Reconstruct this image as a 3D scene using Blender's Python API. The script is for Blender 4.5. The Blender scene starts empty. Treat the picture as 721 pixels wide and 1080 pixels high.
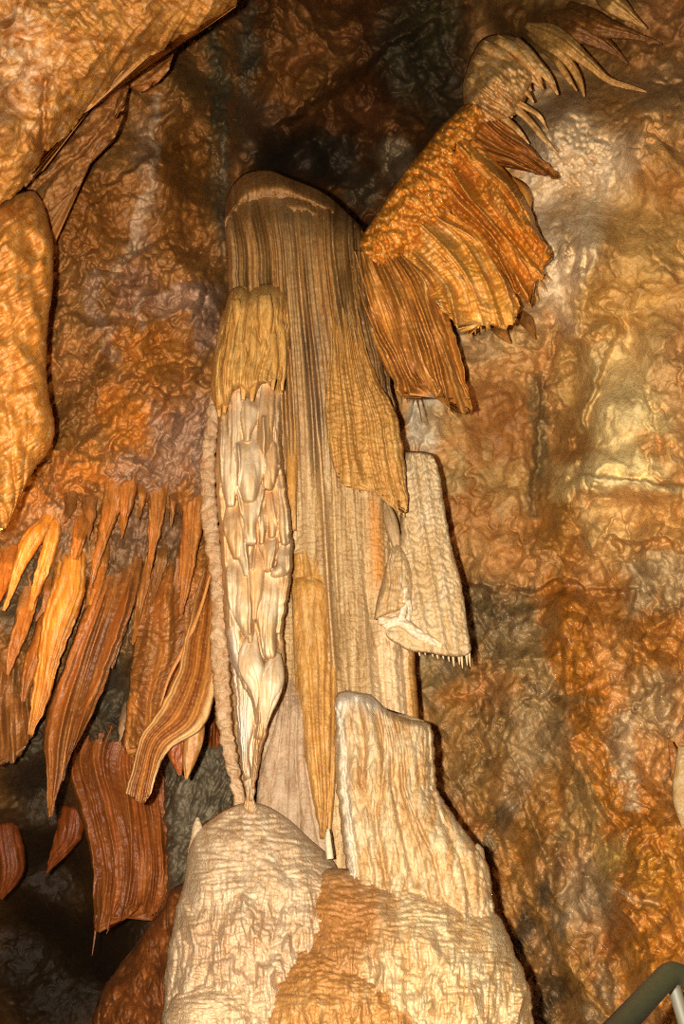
import bpy, math
import numpy as np
from mathutils import Vector

# ------------------------------------------------------------------ scene basics
S = bpy.context.scene
COL = S.collection
S.view_settings.view_transform = 'Standard'
S.view_settings.look = 'None'
S.view_settings.gamma = 1.0
S.view_settings.use_curve_mapping = False
S.view_settings.exposure = 0.0

IW, IH, FOC = 721.0, 1080.0, 1037.0
PITCH = math.radians(22.0)
CP, SP = math.cos(PITCH), math.sin(PITCH)
EYE = (0.0, 0.0, 1.5)

def P(px, py, Y):
    """point of the cave at distance Y in front of the visitor, seen along a sight line"""
    cx = (px - IW / 2) / FOC
    cy = (IH / 2 - py) / FOC
    dy = CP - cy * SP
    dz = SP + cy * CP
    t = Y / dy
    return np.stack([cx * t + 0 * Y, Y + 0 * t, EYE[2] + dz * t], -1)

def lin(hexs):
    h = hexs.lstrip('#')
    c = np.array([int(h[i:i + 2], 16) / 255 for i in (0, 2, 4)])
    return np.where(c <= 0.04045, c / 12.92, ((c + 0.055) / 1.055) ** 2.4)

def lobes(x, y, L, tb=.8):
    """drooping tongues: centre line, widths, bulge in metres"""
    out = np.zeros(x.shape); who = np.full(x.shape, -1)
    for k, (pts, w, T, base) in enumerate(L):
        pts = [tuple(p) for p in resample(pts, 9, True)]
        m = max(w) + 3
        sel = (x > min(p[0] for p in pts) - m) & (x < max(p[0] for p in pts) + m) & (y > pts[0][1] - m) & (y < pts[-1][1] + m)
        if not sel.any(): continue
        d, sd, pr = seg_dist(x[sel], y[sel], pts)
        ww = np.maximum(hermite(np.linspace(0, 1, len(w)), np.array(w, float), pr.ravel()).reshape(pr.shape), .5)
        ins = np.clip(1 - (2 * d / ww) ** 2, 0, 1)
        h = np.where(ins > 0, base * sm(0, .35, pr) + T * np.sqrt(ins) * (.15 + .85 * sm(0, tb, pr)), 0)
        o = out[sel]; wk = who[sel]; g = h > o
        out[sel] = np.where(g, h, o); who[sel] = np.where(g, k, wk)
    return out, who

def C(hexs, k=1.0):
    return np.clip(lin(hexs) / k, 0.003, 0.93)

# ------------------------------------------------------------------ noise
_rng = np.random.RandomState(7)
_perm = _rng.permutation(4096).astype(np.int64)
_ang = _rng.rand(4096) * 2 * math.pi
_gx, _gy = np.cos(_ang), np.sin(_ang)

def _h(ix, iy, s):
    return _perm[(_perm[(ix + s * 131) & 4095] + iy + s * 17) & 4095]

def gn(x, y, s=0):
    x = np.asarray(x, float); y = np.asarray(y, float)
    x, y = np.broadcast_arrays(x, y)
    ix = np.floor(x).astype(np.int64); iy = np.floor(y).astype(np.int64)
    fx = x - ix; fy = y - iy
    u = fx * fx * fx * (fx * (fx * 6 - 15) + 10)
    v = fy * fy * fy * (fy * (fy * 6 - 15) + 10)
    def g(a, b):
        k = _h(ix + a, iy + b, s)
        return _gx[k] * (fx - a) + _gy[k] * (fy - b)
    n00 = g(0, 0); n10 = g(1, 0); n01 = g(0, 1); n11 = g(1, 1)
    a = n00 + u * (n10 - n00); b = n01 + u * (n11 - n01)
    return (a + v * (b - a)) * 1.45

def fbm(x, y, o=4, s=0, gain=0.5):
    t = 0; a = 1.0; f = 1.0; n = 0
    for i in range(o):
        t = t + a * gn(x * f + 13.7 * i, y * f - 7.3 * i, s + i); n += a
        a *= gain; f *= 2.03
    return t / n

def ridged(x, y, o=3, s=0, gain=0.5):
    t = 0; a = 1.0; f = 1.0; n = 0
    for i in range(o):
        r = 1 - np.abs(gn(x * f + 5.1 * i, y * f + 9.2 * i, s + i)) * 1.6
        t = t + a * np.clip(r, 0, 1) ** 2; n += a
        a *= gain; f *= 2.1
    return t / n

def worley(x, y, s=0):
    x = np.asarray(x, float); y = np.asarray(y, float)
    ix = np.floor(x).astype(np.int64); iy = np.floor(y).astype(np.int64)
    d1 = np.full(x.shape, 9.0); d2 = np.full(x.shape, 9.0)
    for a in (-1, 0, 1):
        for b in (-1, 0, 1):
            k = _h(ix + a, iy + b, s)
            px = ix + a + (k % 61) / 61.0; py = iy + b + ((k // 61) % 61) / 61.0
            d = np.hypot(px - x, py - y)
            d2 = np.where(d < d1, d1, np.minimum(d2, d)); d1 = np.minimum(d1, d)
    return d1, d2

def hash1(i, s=0):
    return (_perm[(np.asarray(i).astype(np.int64) * 7 + s * 53) & 4095] % 997) / 997.0

def sm(a, b, x):
    t = np.clip((x - a) / (b - a), 0, 1)
    return t * t * (3 - 2 * t)

def mixc(c1, c2, t):
    t = np.clip(np.asarray(t), 0, 1)[..., None]
    return np.asarray(c1) * (1 - t) + np.asarray(c2) * t

# ------------------------------------------------------------------ materials
def rock_mat(name, rough=0.42, spec=0.5, bump=0.35, scale=1.0, stretch=(1, 1, 1), var=0.22, fine=0.6, tint=(0.75, 0.62, 0.5), gain=1.0):
    m = bpy.data.materials.new(name); m.use_nodes = True
    nt = m.node_tree; N = nt.nodes; L = nt.links
    for n in list(N): N.remove(n)
    out = N.new('ShaderNodeOutputMaterial'); bs = N.new('ShaderNodeBsdfPrincipled')
    L.new(bs.outputs[0], out.inputs[0])
    at = N.new('ShaderNodeAttribute'); at.attribute_name = 'mineral'
    tc = N.new('ShaderNodeTexCoord'); mp = N.new('ShaderNodeMapping')
    mp.inputs['Scale'].default_value = stretch
    L.new(tc.outputs['Object'], mp.inputs[0])
    def noise(sc, det=4, ro=0.6, dist=0.0):
        n = N.new('ShaderNodeTexNoise'); n.inputs['Scale'].default_value = sc * scale
        n.inputs['Detail'].default_value = det; n.inputs['Roughness'].default_value = ro
        n.inputs['Distortion'].default_value = dist
        L.new(mp.outputs[0], n.inputs['Vector']); return n
    n1 = noise(9, 5, 0.65); n2 = noise(45, 4, 0.7); n3 = noise(22, 3, 0.6, 0.6); n4 = noise(110, 2, 0.6)
    # colour: the mineral stain varied by two noises
    r1 = N.new('ShaderNodeMapRange'); r1.inputs[1].default_value = 0.3; r1.inputs[2].default_value = 0.7
    r1.inputs[3].default_value = 1 - var; r1.inputs[4].default_value = 1 + var
    L.new(n1.outputs[0], r1.inputs[0])
    r2 = N.new('ShaderNodeMapRange'); r2.inputs[1].default_value = 0.3; r2.inputs[2].default_value = 0.7
    r2.inputs[3].default_value = 1 - var * fine; r2.inputs[4].default_value = 1 + var * fine
    L.new(n2.outputs[0], r2.inputs[0])
    mu0 = N.new('ShaderNodeMath'); mu0.operation = 'MULTIPLY'
    L.new(r1.outputs[0], mu0.inputs[0]); L.new(r2.outputs[0], mu0.inputs[1])
    mu = N.new('ShaderNodeMath'); mu.operation = 'MULTIPLY'; mu.inputs[1].default_value = gain
    L.new(mu0.outputs[0], mu.inputs[0])
    vm = N.new('ShaderNodeVectorMath'); vm.operation = 'SCALE'
    L.new(at.outputs['Color'], vm.inputs[0]); L.new(mu.outputs[0], vm.inputs['Scale'])
    hs = N.new('ShaderNodeMix'); hs.data_type = 'RGBA'; hs.blend_type = 'MULTIPLY'
    r3 = N.new('ShaderNodeMapRange'); r3.inputs[1].default_value = 0.52; r3.inputs[2].default_value = 0.72
    r3.inputs[3].default_value = 0.0; r3.inputs[4].default_value = 0.8
    L.new(n3.outputs[0], r3.inputs[0]); L.new(r3.outputs[0], hs.inputs[0])
    L.new(vm.outputs[0], hs.inputs[6]); hs.inputs[7].default_value = (*tint, 1)
    L.new(hs.outputs[2], bs.inputs['Base Color'])
    rr = N.new('ShaderNodeMapRange'); rr.inputs[3].default_value = rough - 0.14; rr.inputs[4].default_value = rough + 0.2
    L.new(n3.outputs[0], rr.inputs[0])
    rw = N.new('ShaderNodeMath'); rw.operation = 'MULTIPLY_ADD'; rw.inputs[1].default_value = -0.3; rw.use_clamp = True
    L.new(at.outputs['Alpha'], rw.inputs[0]); L.new(rr.outputs[0], rw.inputs[2]); L.new(rw.outputs[0], bs.inputs['Roughness'])
    bs.inputs['Specular IOR Level'].default_value = spec
    ad = N.new('ShaderNodeMath'); ad.operation = 'MULTIPLY_ADD'
    L.new(n4.outputs[0], ad.inputs[0]); ad.inputs[1].default_value = 0.35
    L.new(n2.outputs[0], ad.inputs[2])
    bp = N.new('ShaderNodeBump'); bp.inputs['Strength'].default_value = bump; bp.inputs['Distance'].default_value = 0.02
    L.new(ad.outputs[0], bp.inputs['Height']); L.new(bp.outputs[0], bs.inputs['Normal'])
    return m

M_FLOW = rock_mat('wet_flowstone', rough=0.44, spec=0.35, bump=0.5, scale=1.3, stretch=(1, 1, 0.55), var=0.12, tint=(0.82, 0.66, 0.48), gain=0.67)
M_DRAPE = rock_mat('dripstone_drapery', rough=0.40, spec=0.5, bump=0.5, scale=1.2, stretch=(1.6, 1.6, 0.35), var=0.2, tint=(0.72, 0.54, 0.36), gain=0.9)
M_WHITE = rock_mat('pale_calcite', rough=0.55, spec=0.25, bump=0.18, scale=1.0, stretch=(1, 1, 0.4), var=0.08, tint=(0.85, 0.72, 0.55), gain=0.74)
M_AMBER = rock_mat('amber_drapery', rough=0.36, spec=0.55, bump=0.35, scale=1.2, stretch=(1.6, 1.6, 0.5), var=0.2, tint=(0.74, 0.58, 0.4), gain=0.98)
M_ROCK = rock_mat('limestone_wall', rough=0.46, spec=0.5, bump=0.5, scale=1.3, var=0.26, tint=(0.74, 0.64, 0.5))

# ------------------------------------------------------------------ mesh building
def tag(o, label=None, cat=None, group=None, kind=None):
    if label: o['label'] = label
    if cat: o['category'] = cat
    if group: o['group'] = group
    if kind: o['kind'] = kind
    return o

def link_mesh(name, verts, quads, tris, cols, mat, parent=None, smooth=True, origin=None, wet=None):
    verts = np.asarray(verts, float)
    if parent is not None:
        org = np.array(parent.location) if parent.parent is None else np.array(parent.matrix_world.translation)
        if parent.parent is not None: org = np.array(parent['_org'])
    elif origin is not None:
        org = np.array(origin)
    else:
        mn, mx = verts.min(0), verts.max(0)
        org = np.array([(mn[0] + mx[0]) / 2, (mn[1] + mx[1]) / 2, mn[2]])
    me = bpy.data.meshes.new(name)
    nq, ntr = len(quads), len(tris)
    me.vertices.add(len(verts)); me.vertices.foreach_set('co', (verts - org).astype(np.float32).ravel())
    li = np.concatenate([np.asarray(quads, np.int32).ravel(), np.asarray(tris, np.int32).ravel()]).astype(np.int32)
    me.loops.add(len(li)); me.loops.foreach_set('vertex_index', li)
    me.polygons.add(nq + ntr)
    st = np.concatenate([np.arange(nq) * 4, nq * 4 + np.arange(ntr) * 3]).astype(np.int32)
    me.polygons.foreach_set('loop_start', st)
    me.polygons.foreach_set('use_smooth', np.full(nq + ntr, smooth))
    if cols is not None:
        a = me.attributes.new('mineral', 'FLOAT_COLOR', 'POINT')
        rgba = np.ones((len(verts), 4), np.float32); rgba[:, :3] = np.clip(cols, 0.002, 0.95); rgba[:, 3] = 0 if wet is None else wet
        a.data.foreach_set('color', rgba.ravel())
    me.update(calc_edges=True); me.validate()
    me.materials.append(mat)
    o = bpy.data.objects.new(name, me); COL.objects.link(o)
    if parent is not None:
        o.parent = parent
        o['_org'] = [float(x) for x in org]
    else:
        o.location = Vector(org)
        o['_org'] = [float(x) for x in org]
    return o

def thing(name, px, py, Y, label, cat, group=None):
    o = bpy.data.objects.new(name, None); COL.objects.link(o)
    p = P(np.array(float(px)), np.array(float(py)), np.array(float(Y)))
    o.location = Vector([float(a) for a in p]); o.empty_display_size = 0.1
    return tag(o, label, cat, group)

def hermite(ts, vals, t):
    ts = np.asarray(ts, float); vals = np.asarray(vals, float)
    if len(ts) == 2:
        w = (t - ts[0]) / (ts[1] - ts[0])
        return vals[0] + w.reshape((-1,) + (1,) * (vals.ndim - 1)) * (vals[1] - vals[0])
    m = np.gradient(vals, ts, axis=0)
    k = np.clip(np.searchsorted(ts, t, 'right') - 1, 0, len(ts) - 2)
    h = ts[k + 1] - ts[k]; w = (t - ts[k]) / h
    sh = (-1,) + (1,) * (vals.ndim - 1)
    w = w.reshape(sh); h = h.reshape(sh)
    h00 = 2 * w**3 - 3 * w**2 + 1; h10 = w**3 - 2 * w**2 + w; h01 = -2 * w**3 + 3 * w**2; h11 = w**3 - w**2
    return h00 * vals[k] + h10 * h * m[k] + h01 * vals[k + 1] + h11 * h * m[k + 1]

def resample(pts, n, smooth=False):
    pts = np.asarray(pts, float)
    if smooth and len(pts) > 2:
        d = np.r_[0, np.cumsum(np.hypot(*np.diff(pts, axis=0).T))]
        pts = hermite(d, pts, np.linspace(0, d[-1], 12 * len(pts)))
    d = np.r_[0, np.cumsum(np.hypot(*np.diff(pts, axis=0).T) + 1e-6)]
    t = np.linspace(0, d[-1], n)
    return np.stack([np.interp(t, d, pts[:, 0]), np.interp(t, d, pts[:, 1])], -1)

DOFF = 0.0
def body(name, curves, D, T, B, mat, color, relief=None, parent=None, prof='flat', p=4.0, vs=0.0, ve=0.0, step=1.3,
         sm_c=True, sm_v=True, jag=0.0, jag0=0.0, jagf=0.12, edge=0.0, edgef=0.06, seed=0, rim=0.25, dfun=None, origin=None, wet=0.2):
    """A solid grown between outline curves (first to last along the flow): front bulge T metres, back B metres."""
    global DOFF
    K = len(curves)
    D = [d - DOFF for d in D] if isinstance(D, (list, tuple)) else D - DOFF
    Ds = np.array(D if isinstance(D, (list, tuple)) else [D] * K, float)
    wid = max(np.hypot(*np.diff(np.asarray(c, float), axis=0).T).sum() for c in curves)
    nu = int(max(8, min(420, wid / step))) + 1
    cs = np.stack([resample(c, nu, sm_c and len(c) > 2) for c in curves])
    seg = np.array([np.hypot(*(cs[i + 1] - cs[i]).T).mean() for i in range(K - 1)])
    ts = np.r_[0, np.cumsum(np.maximum(seg, 1e-3))]; tot = ts[-1]
    nv = int(max(8, min(700, tot / step))) + 1
    t = np.linspace(0, tot, nv)
    if sm_v:
        xy = hermite(ts, cs, t); dd = hermite(ts, Ds, t)
    else:
        k = np.clip(np.searchsorted(ts, t, 'right') - 1, 0, K - 2); w = ((t - ts[k]) / (ts[k + 1] - ts[k]))
        xy = cs[k] * (1 - w)[:, None, None] + cs[k + 1] * w[:, None, None]; dd = np.interp(t, ts, Ds)
    x, y = xy[..., 0].copy(), xy[..., 1].copy()
    u = np.linspace(0, 1, nu)[None, :] + 0 * x; v = (t / tot)[:, None] + 0 * x
    if edge:
        wl = (1 - u) ** 3; wr = u ** 3
        x = x + wl * edge * fbm(y * edgef, y * 0 + seed + 3.3, 3, seed) * 1.5 + wr * edge * fbm(y * edgef, y * 0 + seed + 9.1, 3, seed + 5) * 1.5
    if jag:
        e = sm(0.8, 1.0, v)
        y = y + e * jag * (fbm(x * jagf, x * 0 + seed + 0.5, 3, seed + 2) * 1.6)
        x = x + e * jag * 0.25 * gn(x * jagf * 1.7, x * 0 + 4.4, seed + 8)
    if jag0:
        e = (1 - v) ** 8
        y = y + e * jag0 * fbm(x * jagf + y * jagf * .6, x * 0 + seed + 2.5, 4, seed + 12, .6) * 1.8
    s = 2 * u - 1
    pr = np.sqrt(np.clip(1 - np.abs(s) ** (2.0 if prof == 'round' else p), 0, 1))
    vv = np.ones_like(v)
    if vs: vv = vv * np.sqrt(np.clip(1 - np.clip(1 - v / vs, 0, 1) ** 2, 0, 1))
    if ve: vv = vv * np.sqrt(np.clip(1 - np.clip(1 - (1 - v) / ve, 0, 1) ** 2, 0, 1))
    Tm = T
    if isinstance(T, (list, tuple)): Tm = np.interp(v, np.array(ts) / tot, np.array(T, float))
    front = dd[:, None] - Tm * pr * vv
    if dfun is not None: front = front + dfun(u, v, x, y)
    r = np.zeros_like(x)
    if relief is not None:
        r = relief(u, v, x, y)
        fade = np.clip(pr * vv / rim, 0, 1)
        front = front - r * fade
    cf = color(u, v, x, y) if callable(color) else np.broadcast_to(np.asarray(color), x.shape + (3,))
    VF = P(x, y, front).reshape(-1, 3)
    # back: three columns behind
    ub = [0.85, 0.5, 0.15]; bk = []; bc = []
    for uu in ub:
        i = int(round(uu * (nu - 1)))
        Bm = B if np.isscalar(B) else np.interp(v[:, 0], np.array(ts) / tot, np.array(B, float))
        f = 1.0 if uu == 0.5 else 0.75
        bk.append(P(x[:, i], y[:, i], dd + (0 if dfun is None else dfun(u, v, x, y)[:, i]) + Bm * f)); bc.append(cf[:, i])
    VB = np.concatenate(bk); CB = np.concatenate(bc)
    nf = nu * nv
    idx = np.arange(nf).reshape(nv, nu)
    b1 = nf + np.arange(nv); b2 = b1 + nv; b3 = b2 + nv
    q = [np.stack([idx[:-1, :-1], idx[1:, :-1], idx[1:, 1:], idx[:-1, 1:]], -1).reshape(-1, 4)]
    ring = [idx[:, -1], b1, b2, b3, idx[:, 0]]
    for a, b in zip(ring[:-1], ring[1:]):
        q.append(np.stack([a[:-1], a[1:], b[1:], b[:-1]], -1))
    # closed ends
    V = [VF, VB]; CC = [cf.reshape(-1, 3), CB]; tr = []; nxt = nf + 3 * nv
    for row, flip in ((0, False), (nv - 1, True)):
        loop = np.r_[idx[row], b1[row], b2[row], b3[row]]
        allv = np.concatenate([VF, VB])
        cpt = allv[loop].mean(0); V.append(cpt[None]); CC.append(cf.reshape(-1, 3)[loop[0]][None])
        lo2 = np.roll(loop, -1)
        tri = np.stack([np.full(len(loop), nxt), loop, lo2] if not flip else [np.full(len(loop), nxt), lo2, loop], -1)
        tr.append(tri); nxt += 1
    return link_mesh(name, np.concatenate(V), np.concatenate(q), np.concatenate(tr), np.concatenate(CC), mat, parent, origin=origin, wet=wet)

def rooted(pts, K, out=.42, inn=.12, lim=None):
    q = resample(pts, K); off = np.linspace(0, 1, K)
    D = [wd(*q[i]) + inn - out * off[i] ** .7 for i in range(K)]
    return [D[0]] + [min(D[0], d) if lim is None else min(D[0], d, lim) for d in D[1:]]

def rows(*r):
    return [[(xl, y), (xr, y)] for (y, xl, xr) in r]

def tongue_curves(pts, widths, n=14):
    """outline of a tongue along a centre line"""
    c = resample(pts, n, True)
    d = np.gradient(c, axis=0); d /= np.hypot(d[:, 0], d[:, 1])[:, None] + 1e-9
    w = np.maximum(hermite(np.linspace(0, 1, len(widths)), np.array(widths, float), np.linspace(0, 1, n)), .5)
    nr = np.stack([d[:, 1], -d[:, 0]], -1)
    if nr[:, 0].mean() > 0: nr = -nr
    return [[tuple(c[i] + nr[i] * w[i] / 2), tuple(c[i] - nr[i] * w[i] / 2)] for i in range(n)]

def mpp(Y, y):
    """metres per unit of sight angle there"""
    return Y / FOC / (CP - (IH / 2 - y) / FOC * SP)

def spike(name, pts, widths, D, mat, color, parent=None, relief=None, flat=1.0, back=1.0, n=14, step=1.2, **k):
    """stalactite: round tapering tongue, front and back bulge from its own width"""
    c = np.asarray(pts, float)
    ys = np.interp(np.linspace(0, 1, n), np.linspace(0, 1, len(c)), c[:, 1])
    w = np.maximum(hermite(np.linspace(0, 1, len(widths)), np.array(widths, float), np.linspace(0, 1, n)), .5)
    Ds = np.interp(np.linspace(0, 1, n), np.linspace(0, 1, len(D)), D) if isinstance(D, (list, tuple)) else np.full(n, D)
    T = [float(w[i] / 2 * mpp(Ds[i], ys[i]) * flat) for i in range(n)]
    return body(name, tongue_curves(pts, widths, n), list(Ds), T, [a * back for a in T], mat, color, relief, parent, prof='round', step=step, **k)

def seg_dist(x, y, pts):
    best = np.full(x.shape, 1e9); side = np.zeros(x.shape); par = np.zeros(x.shape)
    L = 0; tot = sum(math.hypot(b[0] - a[0], b[1] - a[1]) for a, b in zip(pts[:-1], pts[1:]))
    for a, b in zip(pts[:-1], pts[1:]):
        dx, dy = b[0] - a[0], b[1] - a[1]; l2 = dx * dx + dy * dy + 1e-9
        t = np.clip(((x - a[0]) * dx + (y - a[1]) * dy) / l2, 0, 1)
        d = np.hypot(x - a[0] - t * dx, y - a[1] - t * dy)
        sd = np.sign((x - a[0]) * dy - (y - a[1]) * dx)
        k = d < best
        best = np.where(k, d, best); side = np.where(k, sd, side); par = np.where(k, (L + t * math.sqrt(l2)) / tot, par)
        L += math.sqrt(l2)
    return best, side, par

# relief vocabulary ---------------------------------------------------------
def crinkle(x, y, sx, sy, s=0, w=3.0):
    wx = gn(x / (sx * 3), y / (sy * 3), s + 20) * w * 0.35
    wy = gn(x / (sx * 2.2), y / (sy * 4), s + 30) * w * 0.3
    r = np.clip(np.abs(gn(x / sx + wx, y / sy + wy, s)) * 1.9, 0, 1) ** .6
    r2 = np.clip(np.abs(gn(x / sx * 1.9 + wx, y / sy * 1.9 - wy, s + 3)) * 1.9, 0, 1) ** .6
    return 0.65 * r + 0.35 * r2

def pipes(u, v, n, s=0, irr=0.9, drift=0.5, lf=1.3, sharp=0.5):
    g = n * u + irr * gn(u * n * 0.45, v * lf, s) + drift * gn(u * 2.0 + 7, v * 2.2, s + 1)
    i = np.floor(g); f = g - i
    a = 0.45 + 0.55 * hash1(i.astype(np.int64) + 40, s)
    return np.clip(1 - (2 * f - 1) ** 2, 0, 1) ** sharp * a, i

def gores(y, x, sy, s=0, sx=60.0, amp=1.5):
    """small rimmed ripples across the flow"""
    g = y / sy + 1.6 * amp * gn(x / sx, y / (sy * 6), s) + 0.9 * gn(x / 7.0, y / (sy * 2.2), s + 4)
    f = g - np.floor(g)
    return f ** 1.5 * np.clip(.45 + 1.3 * fbm(x / 16.0, y / 22.0, 2, s + 7), 0, 1)

def bumpband(u, c, w):
    return np.exp(-((u - c) / w) ** 2)
# ------------------------------------------------------------------ cave shell
DEPTH = np.array([
    # left side
    (-140, -120, 6.2), (-140, 300, 4.9), (-140, 700, 6.6), (-140, 1000, 9.0), (-140, 1400, 9.0),
    (0, 0, 6.2), (100, 100, 6.0), (60, 230, 5.6), (180, 100, 6.1), (225, 60, 7.2), (236, 150, 6.6), (225, 240, 6.2), (150, 200, 5.8), (180, 300, 5.7),
    (100, 300, 5.6), (100, 380, 5.6), (60, 450, 5.5), (160, 420, 5.5), (200, 480, 5.7), (215, 380, 5.8), (110, 480, 5.4), (60, 520, 5.6), (20, 600, 5.9),
    (110, 590, 5.8), (190, 590, 6.2), (100, 660, 6.3), (40, 680, 6.3), (150, 640, 6.3), (215, 640, 6.6), (30, 780, 7.0), (110, 770, 7.4), (190, 760, 7.4),
    (215, 830, 7.8), (205, 880, 8.2), (230, 880, 7.8), (50, 850, 8.6), (100, 830, 7.8), (140, 880, 8.6), (30, 1000, 12.5), (100, 1060, 12.5), (60, 930, 11.0), (170, 1000, 9.0),
    (60, 1300, 10.0), (250, 1300, 9.0),
    # hollow at the top
    (262, 60, 7.8), (262, 150, 7.1), (262, 230, 6.9), (300, 20, 7.8), (330, 70, 8.0), (380, 30, 8.6), (380, 110, 9.6), (290, 130, 8.9), (320, 170, 10.2), (370, 170, 9.3), (415, 140, 8.3), (395, 205, 8.6), (430, 90, 8.6),
    (450, 40, 8.4), (470, 90, 8.5), (480, 30, 8.0), (330, 220, 8.6), (300, -120, 8.0), (430, -120, 8.0), (440, 190, 7.4), (460, 220, 6.8),
    # behind the column
    (300, 330, 7.0), (380, 330, 7.0), (300, 600, 7.2), (380, 600, 7.2), (300, 900, 7.4), (400, 900, 7.4), (400, 1300, 7.2),
    # right wall
    (505, 30, 7.8), (540, 10, 6.8), (560, 80, 5.9), (600, 30, 5.9), (700, 30, 5.5), (540, 180, 5.45), (600, 150, 5.2), (700, 150, 4.9), (505, 250, 5.8), (560, 290, 5.35), (620, 260, 5.1),
    (700, 260, 5.1), (540, 360, 5.7), (440, 420, 5.9), (490, 390, 5.75), (520, 430, 6.2), (540, 480, 6.2), (480, 470, 6.1), (500, 540, 6.15), (570, 470, 6.35), (560, 540, 6.1), (590, 400, 5.8), (640, 360, 5.35), (660, 440, 5.1),
    (640, 500, 5.1), (700, 490, 5.0), (700, 380, 5.1), (620, 540, 5.6), (600, 590, 5.9), (530, 590, 6.1), (640, 560, 5.5), (700, 580, 5.2), (560, 640, 6.0), (490, 650, 6.25), (450, 720, 6.5), (610, 660, 5.5), (700, 680, 5.3), (560, 740, 5.9),
    (500, 740, 6.3), (480, 800, 6.4), (620, 760, 5.4), (650, 820, 5.4), (690, 800, 5.5), (700, 900, 5.2), (560, 850, 6.0), (520, 900, 6.4), (600, 900, 5.8), (620, 1000, 5.8), (540, 1000, 6.5), (570, 1070, 6.5), (640, 1060, 5.7),
    (680, 950, 5.1), (710, 1040, 4.9), (860, -120, 4.8), (860, 300, 4.6), (860, 700, 4.6), (860, 1000, 4.3), (860, 1400, 4.3), (620, 1400, 5.6), (700, 1250, 5.0)], float)

def depth_field(x, y):
    num = 0; den = 0
    for cx, cy, d in DEPTH:
        w = 1.0 / ((x - cx) ** 2 + (y - cy) ** 2 + 320.0) ** 2.0
        num = num + w * d; den = den + w
    return num / den

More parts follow.
